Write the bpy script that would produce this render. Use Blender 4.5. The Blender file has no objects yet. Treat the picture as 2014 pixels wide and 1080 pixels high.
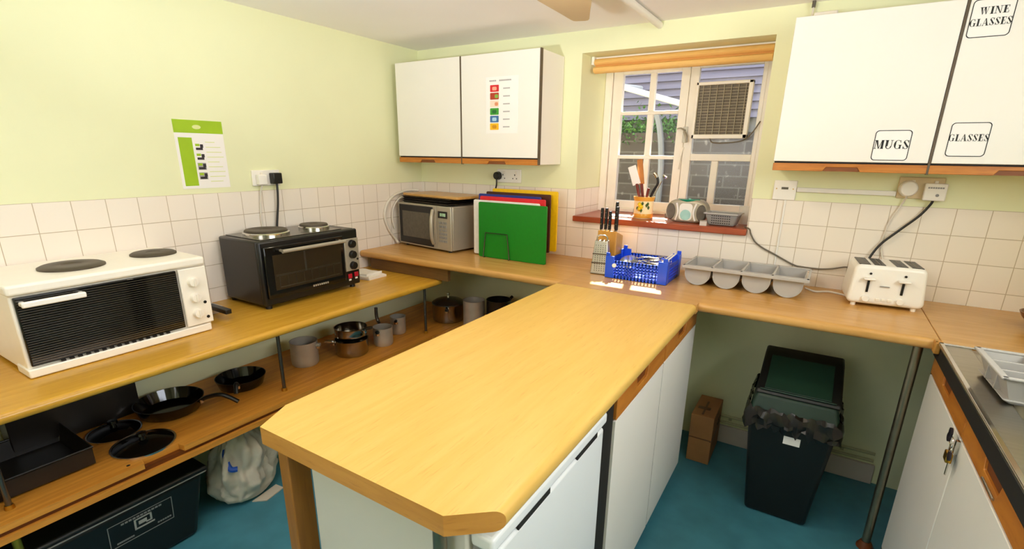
import bpy, bmesh, math, random
from mathutils import Vector, Matrix
random.seed(7)
S = bpy.context.scene
COL = S.collection
PI = math.pi

# ------------------------------------------------------------------ materials
def lin(h):
    h = h.lstrip('#')
    out = []
    for i in (0, 2, 4):
        c = int(h[i:i+2], 16) / 255
        out.append(c / 12.92 if c <= 0.04045 else ((c + 0.055) / 1.055) ** 2.4)
    return (*out, 1)

def base_mat(name):
    m = bpy.data.materials.new(name); m.use_nodes = True
    nt = m.node_tree
    return m, nt, nt.nodes['Principled BSDF']

def mat(name, col, rough=0.5, metal=0.0, var=0.06, scale=12, bump=0.0, spec=0.5, stretch=(1, 1, 1), coat=0):
    m, nt, p = base_mat(name)
    p.inputs['Roughness'].default_value = rough
    p.inputs['Metallic'].default_value = metal
    p.inputs['Specular IOR Level'].default_value = spec
    if coat: p.inputs['Coat Weight'].default_value = coat
    c = lin(col)
    tc = nt.nodes.new('ShaderNodeTexCoord'); mp = nt.nodes.new('ShaderNodeMapping')
    mp.inputs['Scale'].default_value = stretch
    nz = nt.nodes.new('ShaderNodeTexNoise'); nz.inputs['Scale'].default_value = scale; nz.inputs['Detail'].default_value = 4
    nt.links.new(tc.outputs['Object'], mp.inputs['Vector']); nt.links.new(mp.outputs['Vector'], nz.inputs['Vector'])
    rp = nt.nodes.new('ShaderNodeValToRGB')
    rp.color_ramp.elements[0].position = 0.3; rp.color_ramp.elements[1].position = 0.7
    rp.color_ramp.elements[0].color = tuple(max(0, v * (1 - var)) for v in c[:3]) + (1,)
    rp.color_ramp.elements[1].color = tuple(min(1, v * (1 + var)) for v in c[:3]) + (1,)
    nt.links.new(nz.outputs['Fac'], rp.inputs['Fac']); nt.links.new(rp.outputs['Color'], p.inputs['Base Color'])
    if bump:
        b = nt.nodes.new('ShaderNodeBump'); b.inputs['Strength'].default_value = bump; b.inputs['Distance'].default_value = 0.003
        nt.links.new(nz.outputs['Fac'], b.inputs['Height']); nt.links.new(b.outputs['Normal'], p.inputs['Normal'])
    return m

def wood(name, c1, c2, stretch, rough=0.35, c3=None, spec=0.5, fine=1.0):
    m, nt, p = base_mat(name)
    p.inputs['Roughness'].default_value = rough
    p.inputs['Specular IOR Level'].default_value = spec
    tc = nt.nodes.new('ShaderNodeTexCoord'); mp = nt.nodes.new('ShaderNodeMapping')
    mp.inputs['Scale'].default_value = stretch
    nt.links.new(tc.outputs['Object'], mp.inputs['Vector'])
    n1 = nt.nodes.new('ShaderNodeTexNoise'); n1.inputs['Scale'].default_value = 1.0; n1.inputs['Detail'].default_value = 6; n1.inputs['Distortion'].default_value = 0.6
    nt.links.new(mp.outputs['Vector'], n1.inputs['Vector'])
    rp = nt.nodes.new('ShaderNodeValToRGB')
    e = rp.color_ramp.elements
    e[0].position = 0.25; e[0].color = lin(c1); e[1].position = 0.72; e[1].color = lin(c2)
    nt.links.new(n1.outputs['Fac'], rp.inputs['Fac'])
    n2 = nt.nodes.new('ShaderNodeTexNoise'); n2.inputs['Scale'].default_value = 4.5 * fine; n2.inputs['Detail'].default_value = 3
    nt.links.new(mp.outputs['Vector'], n2.inputs['Vector'])
    r2 = nt.nodes.new('ShaderNodeValToRGB')
    r2.color_ramp.elements[0].position = 0.27; r2.color_ramp.elements[0].color = lin(c3 or c1)
    r2.color_ramp.elements[1].position = 0.40; r2.color_ramp.elements[1].color = (1, 1, 1, 1)
    mx = nt.nodes.new('ShaderNodeMixRGB'); mx.blend_type = 'MULTIPLY'; mx.inputs['Fac'].default_value = 0.22
    nt.links.new(n2.outputs['Fac'], r2.inputs['Fac'])
    nt.links.new(rp.outputs['Color'], mx.inputs['Color1']); nt.links.new(r2.outputs['Color'], mx.inputs['Color2'])
    nt.links.new(mx.outputs['Color'], p.inputs['Base Color'])
    return m

def tile_mat(name, horiz, off, T, s=0.108):
    m, nt, p = base_mat(name)
    p.inputs['Roughness'].default_value = 0.22
    tc = nt.nodes.new('ShaderNodeTexCoord'); sp = nt.nodes.new('ShaderNodeSeparateXYZ')
    nt.links.new(tc.outputs['Object'], sp.inputs['Vector'])
    a = nt.nodes.new('ShaderNodeMath'); a.operation = 'ADD'; a.inputs[1].default_value = 30 * s - off
    b = nt.nodes.new('ShaderNodeMath'); b.operation = 'ADD'; b.inputs[1].default_value = 30 * s - T
    nt.links.new(sp.outputs[horiz], a.inputs[0]); nt.links.new(sp.outputs['Z'], b.inputs[0])
    cb = nt.nodes.new('ShaderNodeCombineXYZ')
    nt.links.new(a.outputs[0], cb.inputs['X']); nt.links.new(b.outputs[0], cb.inputs['Y'])
    br = nt.nodes.new('ShaderNodeTexBrick'); br.offset = 0.0; br.squash = 1.0
    br.inputs['Scale'].default_value = 1.0
    br.inputs['Brick Width'].default_value = s; br.inputs['Row Height'].default_value = s
    br.inputs['Mortar Size'].default_value = 0.0016; br.inputs['Mortar Smooth'].default_value = 0.3
    br.inputs['Color1'].default_value = lin('#f5ebdf'); br.inputs['Color2'].default_value = lin('#f3e8da')
    br.inputs['Mortar'].default_value = lin('#c3b29b')
    nt.links.new(cb.outputs['Vector'], br.inputs['Vector'])
    nt.links.new(br.outputs['Color'], p.inputs['Base Color'])
    bp = nt.nodes.new('ShaderNodeBump'); bp.invert = True; bp.inputs['Strength'].default_value = 0.35; bp.inputs['Distance'].default_value = 0.002
    nt.links.new(br.outputs['Fac'], bp.inputs['Height']); nt.links.new(bp.outputs['Normal'], p.inputs['Normal'])
    return m

def brick_mat():
    m, nt, p = base_mat('yard brick'); p.inputs['Roughness'].default_value = 0.9
    tc = nt.nodes.new('ShaderNodeTexCoord'); sp = nt.nodes.new('ShaderNodeSeparateXYZ'); cb = nt.nodes.new('ShaderNodeCombineXYZ')
    nt.links.new(tc.outputs['Object'], sp.inputs['Vector'])
    nt.links.new(sp.outputs['X'], cb.inputs['X']); nt.links.new(sp.outputs['Z'], cb.inputs['Y'])
    br = nt.nodes.new('ShaderNodeTexBrick'); br.inputs['Scale'].default_value = 1
    br.inputs['Brick Width'].default_value = 0.24; br.inputs['Row Height'].default_value = 0.085; br.inputs['Mortar Size'].default_value = 0.006
    br.inputs['Color1'].default_value = lin('#4a4037'); br.inputs['Color2'].default_value = lin('#5d5146'); br.inputs['Mortar'].default_value = lin('#6f665b')
    nt.links.new(cb.outputs['Vector'], br.inputs['Vector'])
    nz = nt.nodes.new('ShaderNodeTexNoise'); nz.inputs['Scale'].default_value = 22; nz.inputs['Detail'].default_value = 5
    nt.links.new(tc.outputs['Object'], nz.inputs['Vector'])
    rp = nt.nodes.new('ShaderNodeValToRGB'); rp.color_ramp.elements[0].position = 0.62; rp.color_ramp.elements[1].position = 0.72
    rp.color_ramp.elements[0].color = (0, 0, 0, 1); rp.color_ramp.elements[1].color = lin('#8d867c')
    mx = nt.nodes.new('ShaderNodeMixRGB'); mx.blend_type = 'ADD'; mx.inputs['Fac'].default_value = 0.6
    nt.links.new(nz.outputs['Fac'], rp.inputs['Fac']); nt.links.new(br.outputs['Color'], mx.inputs['Color1']); nt.links.new(rp.outputs['Color'], mx.inputs['Color2'])
    nt.links.new(mx.outputs['Color'], p.inputs['Base Color'])
    return m

def glass_mat():
    m, nt, p = base_mat('window glass')
    out = nt.nodes['Material Output']
    tr = nt.nodes.new('ShaderNodeBsdfTransparent'); gl = nt.nodes.new('ShaderNodeBsdfGlossy'); gl.inputs['Roughness'].default_value = 0.3
    nz = nt.nodes.new('ShaderNodeTexNoise'); nz.inputs['Scale'].default_value = 3
    mr = nt.nodes.new('ShaderNodeMapRange'); mr.inputs['To Min'].default_value = 0.015; mr.inputs['To Max'].default_value = 0.035
    nt.links.new(nz.outputs['Fac'], mr.inputs['Value'])
    mx = nt.nodes.new('ShaderNodeMixShader'); nt.links.new(mr.outputs['Result'], mx.inputs['Fac'])
    nt.links.new(tr.outputs[0], mx.inputs[1]); nt.links.new(gl.outputs[0], mx.inputs[2]); nt.links.new(mx.outputs[0], out.inputs['Surface'])
    return m

def emit_mat(name, col, strength):
    m, nt, p = base_mat(name)
    p.inputs['Base Color'].default_value = lin(col)
    p.inputs['Emission Color'].default_value = lin(col); p.inputs['Emission Strength'].default_value = strength
    return m

M = {}
M['wall'] = mat('pale green paint', '#ebecc2', 0.6, var=0.02, scale=3, bump=0.05)
M['ceil'] = mat('white ceiling paint', '#f8f4f2', 0.8, var=0.02, scale=2)
M['floor'] = mat('blue vinyl floor', '#458699', 0.45, var=0.13, scale=9, bump=0.03)
M['tileL'] = tile_mat('cream tiles along left', 'Y', -2.0424, 1.3126)
M['tileB'] = tile_mat('cream tiles along back', 'X', 2.2898, 1.3126)
M['islandtop'] = wood('yellow beech laminate', '#d4a850', '#dcb45f', (42, 3.5, 30), 0.38, '#b98a45')
M['islandedge'] = wood('beech edge strip', '#b97f33', '#cf9648', (6, 6, 40), 0.4, '#8a5a20')
M['topwoodY'] = wood('golden laminate lengthwise', '#bb8826', '#cf9d35', (50, 4, 30), 0.27, '#8a5a20')
M['topwoodX'] = wood('golden laminate crosswise', '#bd8a45', '#d19f5a', (4, 50, 30), 0.27, '#8a5a20')
M['shelfwood'] = wood('orange shelf board', '#c07a26', '#e6a040', (55, 3, 40), 0.45, '#5e3206')
M['rail'] = wood('teak handle rail', '#a35a18', '#c9812f', (7, 50, 50), 0.4, '#6e3708')
M['railY'] = wood('teak handle rail y', '#a35a18', '#c9812f', (50, 7, 50), 0.4, '#6e3708')
M['raildark'] = mat('dark teak and recess shade', '#6a3409', 0.5, var=0.2)  # brown of battens and feet; in finger pulls it paints their shade
M['railmid'] = mat('shaded teak recess', '#7d4312', 0.5, var=0.15)  # rail teak darkened to colour shade into the wall cupboard pulls
M['darkwood'] = mat('dark brown batten', '#6b4a22', 0.5, var=0.15, stretch=(1, 10, 10))
M['legwood'] = wood('brown wooden leg', '#8a5a22', '#a8722f', (40, 40, 3), 0.45, '#5e3a10')
M['white'] = mat('white laminate', '#f1ece4', 0.4, var=0.012, scale=4)
M['edgestrip'] = mat('brown edge strip', '#5a4a36', 0.5, var=0.1)
M['fridge'] = mat('white enamel', '#eceef0', 0.3, var=0.01, scale=4)
M['fridgeside'] = mat('grey white enamel', '#d9d6cf', 0.4, var=0.02, scale=3)
M['frame'] = mat('cream gloss paint', '#f8f1e4', 0.35, var=0.03, scale=10)
M['black'] = mat('black plastic', '#0d0c0b', 0.35, var=0.1)
M['blackgloss'] = mat('black gloss glass', '#0a0909', 0.08, var=0.1)
M['blackenamel'] = mat('dark brown black enamel', '#1e1813', 0.33, var=0.1)
M['darkgap'] = mat('dark gap', '#120d09', 0.7, var=0.1)
M['steel'] = mat('brushed steel', '#b9b4ab', 0.3, 1.0, var=0.06, scale=8, stretch=(1, 12, 1))
M['chrome'] = mat('chrome', '#d5d2cb', 0.12, 1.0, var=0.02)
M['alu'] = mat('dull aluminium', '#c4bbae', 0.42, 0.45, var=0.08, scale=20)
M['darksteel'] = mat('dark steel', '#6b665f', 0.25, 0.85, var=0.1)
M['hob'] = mat('hob plate iron', '#4d4335', 0.5, 0.3, var=0.1, scale=30)
M['silver'] = mat('silver plastic', '#b0a795', 0.35, 0.35, var=0.03)
M['cream'] = mat('cream plastic', '#f3ebdd', 0.35, var=0.02)
M['whiteplastic'] = mat('white plastic', '#f4efe6', 0.3, var=0.01)
M['grey'] = mat('grey plastic', '#b4b0ab', 0.42, var=0.02)
M['greyb'] = mat('mid grey plastic', '#8f8d8a', 0.45, var=0.03)
M['paper'] = mat('white paper', '#f6f2ee', 0.7, var=0.01)
M['ink'] = mat('black ink', '#16130f', 0.6, var=0.05)
M['inkgrey'] = mat('grey ink', '#a9a4a4', 0.6, var=0.05)
M['lime'] = mat('lime ink', '#9fc313', 0.6, var=0.05)
M['limepale'] = mat('pale lime ink', '#dfe59c', 0.6, var=0.05)
for k, c in dict(green='#067a12', white_b='#f2ece6', red='#d8202a', blue='#28368a', brown='#4c2210', yellow='#f6c408').items():
    M['board_' + k] = mat(k + ' board plastic', c, 0.45, var=0.04, scale=60, bump=0.02)
M['crate'] = mat('blue crate plastic', '#1c4fd6', 0.3, var=0.06)
M['blind'] = wood('mustard blind fabric', '#eab766', '#f2c67c', (4, 60, 60), 0.8, '#c08a3a')
M['sill'] = mat('red brown sill', '#a24a2a', 0.3, var=0.2, scale=9, stretch=(1, 6, 6))
M['binblack'] = mat('black bin plastic', '#070a09', 0.45, var=0.1)
M['bingreen'] = mat('dark green lid plastic', '#0a2a1c', 0.5, var=0.1)
M['liner'] = mat('black bin liner', '#17130f', 0.25, var=0.2, scale=30)
M['card'] = mat('brown cardboard', '#a87547', 0.7, var=0.07, scale=14)
M['tape'] = mat('parcel tape', '#6e4826', 0.4, var=0.05)
M['bag'] = mat('off white bag', '#cfc6b6', 0.7, var=0.06, scale=12, bump=0.2)
M['bluebit'] = mat('blue print', '#1d4fb4', 0.5)
M['brass'] = mat('brass', '#c99a3c', 0.28, 1.0, var=0.06)
M['skirt'] = mat('pinkish skirting paint', '#cfc3b8', 0.5, var=0.03)
M['pipepaint'] = mat('painted pipe', '#b9b88f', 0.45, var=0.05)
M['blade'] = mat('tan fan blade', '#cdb48c', 0.55, var=0.03, scale=5)
M['teal'] = mat('teal plastic', '#13876a', 0.2, var=0.05)
M['tealpale'] = mat('pale teal print', '#a9d6cf', 0.3, var=0.1)
M['darkgrey'] = mat('dark grey mesh', '#5b5449', 0.6, var=0.15, scale=60)
M['ceramic'] = mat('cream glazed ceramic', '#f0dfae', 0.2, var=0.03)
M['lemon'] = mat('lemon glaze', '#e8c71e', 0.25, var=0.1)
M['leafglaze'] = mat('green glaze', '#3f5c22', 0.3, var=0.2)
M['orangeband'] = mat('amber glaze band', '#e0a33c', 0.25, var=0.1)
M['spoonwood'] = mat('beech spoon', '#b8722d', 0.55, var=0.1, scale=20)
M['redwood'] = mat('dark red handle', '#6e1f12', 0.35, var=0.1)
M['blockwood'] = wood('knife block wood', '#c2852f', '#dba04a', (60, 60, 4), 0.4, '#8a5a20')
M['cloth'] = mat('white cotton', '#ece4d8', 0.85, var=0.03, scale=60, bump=0.15)
M['cordblack'] = mat('black flex', '#14110d', 0.45, var=0.05)
M['cordgrey'] = mat('grey brown flex', '#6d6455', 0.5, var=0.05)
M['cordwhite'] = mat('white flex', '#ded6c8', 0.5, var=0.03)
M['socketbeige'] = mat('aged beige plastic', '#d8c39a', 0.4, var=0.04)
M['glass'] = glass_mat()
M['lamp'] = emit_mat('warm lamp globe', '#ffeed2', 128)
M['clock'] = emit_mat('green display digits', '#a9c79a', 0.6)
M['brick'] = brick_mat()
M['slat'] = mat('weathered lilac grey cladding', '#827a88', 0.7, var=0.12, scale=6, stretch=(0.4, 8, 8))
M['ivy'] = mat('ivy green', '#5d8a3a', 0.6, var=0.45, scale=40)
M['ground'] = mat('yard paving', '#8a857c', 0.9, var=0.15)
M['grillebox'] = mat('brown grille back', '#7d7262', 0.7, var=0.1, scale=40)
M['louvre'] = mat('faded beige louvre', '#b5aa92', 0.6, var=0.1, scale=40)
M['pvc'] = mat('white pvc', '#eeeae2', 0.4, var=0.02)
M['oven_in'] = mat('oven interior', '#3a2f1e', 0.35, 0.5, var=0.1)
M['redlight'] = mat('red indicator', '#b3122a', 0.3)
M['terrac'] = mat('brown bowl glaze', '#6a3a12', 0.3, var=0.1)
M['sponge'] = mat('blue cloth', '#2b49b0', 0.8, var=0.1)
M['oldchrome'] = mat('dulled chrome', '#8f8672', 0.28, 0.9, var=0.1, scale=30)
M['polished'] = mat('polished pan steel', '#a49d92', 0.16, 1.0, var=0.06)
M['key'] = mat('dark key head', '#26202a', 0.4)

# ------------------------------------------------------------------ geometry helpers
def B(): return bmesh.new()

def box(bm, x0, x1, y0, y1, z0, z1, mx=None):
    if x0 > x1: x0, x1 = x1, x0
    if y0 > y1: y0, y1 = y1, y0
    if z0 > z1: z0, z1 = z1, z0
    vs = [bm.verts.new(Vector((x, y, z)) if mx is None else mx @ Vector((x, y, z))) for z in (z0, z1) for y in (y0, y1) for x in (x0, x1)]
    for f in ((0, 2, 3, 1), (4, 5, 7, 6), (0, 1, 5, 4), (2, 6, 7, 3), (0, 4, 6, 2), (1, 3, 7, 5)):
        bm.faces.new([vs[i] for i in f])
    return bm

def frustum(bm, lo, hi, z0, z1):
    """lo/hi = (x0,x1,y0,y1) at z0 / z1"""
    r = []
    for (a, b, c, d), z in ((lo, z0), (hi, z1)):
        r.append([bm.verts.new((x, y, z)) for x, y in ((a, c), (b, c), (b, d), (a, d))])
    bm.faces.new(r[0][::-1]); bm.faces.new(r[1])
    for i in range(4):
        j = (i + 1) % 4
        bm.faces.new((r[0][i], r[0][j], r[1][j], r[1][i]))
    return bm

def prism(bm, pts, axis, a, b):
    """pts 2D outline extruded along axis from a to b. axis x: pts=(y,z); y: (x,z); z: (x,y)"""
    def P(p, t):
        return {'x': (t, p[0], p[1]), 'y': (p[0], t, p[1]), 'z': (p[0], p[1], t)}[axis]
    A = [bm.verts.new(P(p, a)) for p in pts]; Bv = [bm.verts.new(P(p, b)) for p in pts]
    bm.faces.new(A); bm.faces.new(Bv[::-1])
    n = len(pts)
    for i in range(n):
        j = (i + 1) % n
        bm.faces.new((A[j], A[i], Bv[i], Bv[j]))
    return bm

def ring_frame(d):
    d = d.normalized()
    u = d.orthogonal().normalized()
    return u, d.cross(u)

def cyl(bm, p0, p1, r0, r1=None, n=20, caps=True):
    p0, p1 = Vector(p0), Vector(p1)
    if r1 is None: r1 = r0
    u, v = ring_frame(p1 - p0)
    A = [bm.verts.new(p0 + (u * math.cos(t) + v * math.sin(t)) * r0) for t in [2 * PI * i / n for i in range(n)]]
    Bv = [bm.verts.new(p1 + (u * math.cos(t) + v * math.sin(t)) * r1) for t in [2 * PI * i / n for i in range(n)]]
    for i in range(n):
        j = (i + 1) % n
        bm.faces.new((A[i], A[j], Bv[j], Bv[i]))
    if caps:
        bm.faces.new(A[::-1]); bm.faces.new(Bv)
    return bm

def spline(pts, k=6):
    pts = [Vector(p) for p in pts]
    if len(pts) < 3: return pts
    out = []
    for i in range(len(pts) - 1):
        p0 = pts[max(i - 1, 0)]; p1 = pts[i]; p2 = pts[i + 1]; p3 = pts[min(i + 2, len(pts) - 1)]
        for j in range(k):
            t = j / k
            out.append(0.5 * ((2 * p1) + (p2 - p0) * t + (2 * p0 - 5 * p1 + 4 * p2 - p3) * t * t + (3 * p1 - p0 - 3 * p2 + p3) * t ** 3))
    out.append(pts[-1])
    return out

def tube(bm, pts, r, n=8, smooth=True, closed=False, k=6):
    P = spline(pts, k) if smooth else [Vector(p) for p in pts]
    rings = []
    u = None
    for i, p in enumerate(P):
        d = (P[min(i + 1, len(P) - 1)] - P[max(i - 1, 0)])
        if d.length < 1e-9: d = Vector((0, 0, 1))
        d.normalize()
        if u is None: u = d.orthogonal().normalized()
        else:
            u = u - d * u.dot(d)
            u = u.normalized() if u.length > 1e-6 else d.orthogonal().normalized()
        v = d.cross(u)
        rr = r(i / (len(P) - 1)) if callable(r) else r
        rings.append([bm.verts.new(p + (u * math.cos(2 * PI * q / n) + v * math.sin(2 * PI * q / n)) * rr) for q in range(n)])
    for a, b in zip(rings, rings[1:]):
        for q in range(n):
            w = (q + 1) % n
            bm.faces.new((a[q], a[w], b[w], b[q]))
    bm.faces.new(rings[0][::-1]); bm.faces.new(rings[-1])
    return bm

def lathe(bm, prof, c=(0, 0, 0), n=32, mx=None):
    rings = []
    c = Vector(c)
    def tf(p): return (mx @ p if mx is not None else p) + c
    for r, z in prof:
        if r < 1e-6: rings.append([bm.verts.new(tf(Vector((0, 0, z))))])
        else: rings.append([bm.verts.new(tf(Vector((r * math.cos(2 * PI * i / n), r * math.sin(2 * PI * i / n), z)))) for i in range(n)])
    for a, b in zip(rings, rings[1:]):
        if len(a) == 1 and len(b) == 1: continue
        for i in range(n):
            j = (i + 1) % n
            if len(a) == 1: bm.faces.new((a[0], b[i], b[j]))
            elif len(b) == 1: bm.faces.new((a[i], a[j], b[0]))
            else: bm.faces.new((a[i], a[j], b[j], b[i]))
    return bm

def rrect(x0, x1, y0, y1, r, k=5):
    pts = []
    for cx, cy, a0 in ((x1 - r, y0 + r, -90), (x1 - r, y1 - r, 0), (x0 + r, y1 - r, 90), (x0 + r, y0 + r, 180)):
        for i in range(k + 1):
            t = math.radians(a0 + 90 * i / k)
            pts.append((cx + r * math.cos(t), cy + r * math.sin(t)))
    return pts

def obj(name, bm, m, parent=None, bevel=0, smooth=40, kind=None, loc=None, seg=2):
    bmesh.ops.recalc_face_normals(bm, faces=bm.faces[:])
    me = bpy.data.meshes.new(name); bm.to_mesh(me); bm.free()
    o = bpy.data.objects.new(name, me); COL.objects.link(o)
    me.materials.append(M[m] if isinstance(m, str) else m)
    if smooth:
        me.shade_smooth(); me.set_sharp_from_angle(angle=math.radians(smooth))
    if parent is not None: o.parent = parent
    if loc is not None: o.location = loc
    if kind: o['kind'] = kind
    if bevel:
        b = o.modifiers.new('edge', 'BEVEL'); b.width = bevel; b.segments = seg; b.limit_method = 'ANGLE'; b.angle_limit = math.radians(40)
        b.harden_normals = False
    return o

def tag(o, label, cat, group=None, kind=None):
    o['label'] = label; o['category'] = cat
    if group: o['group'] = group
    if kind: o['kind'] = kind
    return o

def thing(name, label, cat, loc=(0, 0, 0), rot=0, group=None):
    o = bpy.data.objects.new(name, None); COL.objects.link(o)
    o.location = loc; o.rotation_euler = (0, 0, math.radians(rot)); o.empty_display_size = 0.05
    return tag(o, label, cat, group)

# high-contrast serif capitals for the cupboard signs
def letter(ch):
    q = []  # list of polygons in a cell of width w, height 1
    R = lambda a, b, c, d: q.append([(a, b), (c, b), (c, d), (a, d)])
    P = lambda x0, x1, w: q.append([(x0, 0), (x0 + w, 0), (x1 + w, 1), (x1, 1)])
    tn, tk, sf = 0.07, 0.27, 0.06
    def arc(cx, cy, rx, ry, a0, a1, thick, thin, k=14):
        out, inn = [], []
        for i in range(k + 1):
            t = math.radians(a0 + (a1 - a0) * i / k)
            w = thin + (thick - thin) * abs(math.cos(t)) ** 1.5
            out.append((cx + rx * math.cos(t), cy + ry * math.sin(t)))
            inn.append((cx + (rx - w) * math.cos(t), cy + (ry - thin) * math.sin(t)))
        for i in range(k): q.append([out[i], out[i + 1], inn[i + 1], inn[i]])
    w = 0.8
    if ch == 'M':
        w = 1.15
        R(0.1, 0, 0.1 + tn, 1); q.append([(0.1, 1), (0.1 + tk, 1), (0.6, 0), (0.52, 0)]); q.append([(0.52, 0), (0.6, 0), (0.9, 1), (0.85, 1)])
        R(0.82, 0, 0.82 + tk, 1); R(0, 0, 0.27, sf); R(0.74, 0, 1.13, sf); R(0, 1 - sf, 0.2, 1); R(0.8, 1 - sf, 1.13, 1)
    elif ch == 'U':
        w = 0.95
        R(0.1, 0.3, 0.1 + tk, 1); R(0.76, 0.3, 0.76 + tn, 1); arc(0.46, 0.32, 0.36, 0.33, 180, 360, 0.15, 0.07); R(0, 1 - sf, 0.43, 1); R(0.64, 1 - sf, 0.95, 1)
    elif ch == 'G':
        w = 0.95
        arc(0.47, 0.5, 0.45, 0.51, 50, 310, 0.24, 0.05); R(0.66, 0.02, 0.66 + 0.2, 0.45); R(0.55, 0.42, 0.95, 0.47); R(0.74, 0.68, 0.8, 0.98)
    elif ch == 'S':
        w = 0.72
        arc(0.36, 0.74, 0.30, 0.27, 20, 200, 0.14, 0.05); q.append([(0.07, 0.72), (0.24, 0.80), (0.67, 0.28), (0.48, 0.20)])
        arc(0.37, 0.26, 0.31, 0.27, -160, 20, 0.14, 0.05); R(0.6, 0.68, 0.66, 1.0); R(0.05, 0.0, 0.11, 0.32)
    elif ch == 'L':
        w = 0.78
        R(0.12, 0, 0.12 + tk, 1); R(0, 0, 0.74, sf); R(0, 1 - sf, 0.48, 1); R(0.68, 0, 0.74, 0.33)
    elif ch == 'A':
        w = 0.95
        P(0.07, 0.42, 0.06); q.append([(0.62, 0), (0.88, 0), (0.52, 1), (0.40, 1)]); R(0.22, 0.3, 0.68, 0.35); R(0, 0, 0.24, sf); R(0.54, 0, 0.97, sf)
    elif ch == 'E':
        w = 0.8
        R(0.12, 0, 0.12 + tk, 1); R(0, 0, 0.76, sf); R(0, 1 - sf, 0.74, 1); R(0.3, 0.48, 0.58, 0.53); R(0.7, 0, 0.76, 0.3); R(0.68, 0.72, 0.74, 1); R(0.53, 0.38, 0.58, 0.63)
    elif ch == 'W':
        w = 1.3
        q.append([(0.08, 1), (0.32, 1), (0.46, 0), (0.4, 0)]); q.append([(0.4, 0), (0.46, 0), (0.66, 1), (0.6, 1)])
        q.append([(0.55, 1), (0.79, 1), (0.92, 0), (0.86, 0)]); q.append([(0.86, 0), (0.92, 0), (1.16, 1), (1.11, 1)]); R(0, 1 - sf, 0.86, 1); R(1.0, 1 - sf, 1.26, 1)
    elif ch == 'I':
        w = 0.45
        R(0.11, 0, 0.11 + tk, 1); R(0, 0, 0.45, sf); R(0, 1 - sf, 0.45, 1)
    elif ch == 'N':
        w = 1.0
        R(0.14, 0, 0.2, 1); q.append([(0.1, 1), (0.34, 1), (0.86, 0), (0.74, 0)]); R(0.8, 0, 0.86, 1); R(0, 0, 0.34, sf); R(0.66, 1 - sf, 1.0, 1); R(0, 1 - sf, 0.3, 1)
    return q, w

def lettering(bm, text, x0, x1, z0, z1, y, gap=0.1):
    """lettering on a plane of constant y, facing -y, fitted to the box"""
    cells = [letter(c) for c in text]
    tot = sum(w for _, w in cells) + gap * (len(cells) - 1)
    sx = (x1 - x0) / tot; x = x0
    for polys, w in cells:
        for p in polys:
            prism(bm, [(x + a * sx, z0 + b * (z1 - z0)) for a, b in p], 'y', y, y - 0.0006)
        x += (w + gap) * sx
    return bm

# ------------------------------------------------------------------ camera (fitted to the room's tile grid)
yaw, pitch, roll = -.5493, -.2959, .0137
cy_, sy_, cp_, sp_ = math.cos(yaw), math.sin(yaw), math.cos(pitch), math.sin(pitch)
fwd = Vector((sy_ * cp_, cy_ * cp_, sp_)); right = Vector((cy_, -sy_, 0)); up = right.cross(fwd)
r2 = right * math.cos(roll) + up * math.sin(roll); u2 = up * math.cos(roll) - right * math.sin(roll)
cam = bpy.data.cameras.new('camera'); co = bpy.data.objects.new('camera', cam); COL.objects.link(co)
mw = Matrix((r2, u2, -fwd)).transposed().to_4x4(); mw.translation = Vector((2.3651, -2.6673, 1.4988))
co.matrix_world = mw
cam.sensor_width = 36; cam.lens = 977.12 * 36 / 2014
cam.shift_x = (1007 - 1006.13) / 2014; cam.shift_y = (601.55 - 540) / 2014
cam.clip_start = 0.02
S.camera = co

H, HL, T, ZC = .9246, .815, 1.3126, 2.1246
XR, YF = 3.36, -3.7

# ------------------------------------------------------------------ room shell
obj('floor', box(B(), -.3, XR + .3, YF - .2, .42, -.1, 0), 'floor', kind='structure', smooth=0)
obj('ceiling', box(B(), -.3, XR + .3, YF - .2, .42, ZC, ZC + .1), 'ceil', kind='structure', smooth=0)
bm = B(); box(bm, -.25, -.003, YF, .42, 0, ZC)
wl = obj('wall_left', bm, 'wall', kind='structure', smooth=0)
WX0, WX1, WZ0, WZ1 = 1.15, 2.072, 1.135, 2.017
bm = B()
box(bm, -.003, WX0, .003, .42, 0, ZC); box(bm, WX1, XR, .003, .42, 0, ZC)
box(bm, WX0, WX1, .003, .42, 0, WZ0); box(bm, WX0, WX1, .003, .42, WZ1, ZC)
wb = obj('wall_back', bm, 'wall', kind='structure', smooth=0)
bm = B()
RW = (-2.5, -1.0, 1.50, 2.06)
box(bm, XR, XR + .25, YF, RW[0], 0, ZC); box(bm, XR, XR + .25, RW[1], .42, 0, ZC)
box(bm, XR, XR + .25, RW[0], RW[1], 0, RW[2]); box(bm, XR, XR + .25, RW[0], RW[1], RW[3], ZC)
obj('wall_right', bm, 'wall', kind='structure', smooth=0)
bm = B()
box(bm, -.3, 1.1, YF - .2, YF, 0, ZC); box(bm, 2.1, XR + .3, YF - .2, YF, 0, ZC); box(bm, 1.1, 2.1, YF - .2, YF, 0, 1.42); box(bm, 1.1, 2.1, YF - .2, YF, 2.02, ZC)
obj('wall_front', bm, 'wall', kind='structure', smooth=0)
bm = B()
for x0, x1, z0, z1 in ((1.1, 2.1, 1.42, 1.46), (1.1, 2.1, 1.98, 2.02), (1.1, 1.14, 1.42, 2.02), (2.06, 2.1, 1.42, 2.02), (1.58, 1.62, 1.42, 2.02)): box(bm, x0, x1, YF - .17, YF - .12, z0, z1)
w3 = obj('added_rear_window', bm, 'frame', kind='structure')  # invented frame and opening, added to house the unseen rear fill light
obj('glass_pane', box(B(), 1.1, 2.1, YF - .15, YF - .146, 1.42, 2.02), 'glass', w3, smooth=0)
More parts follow.
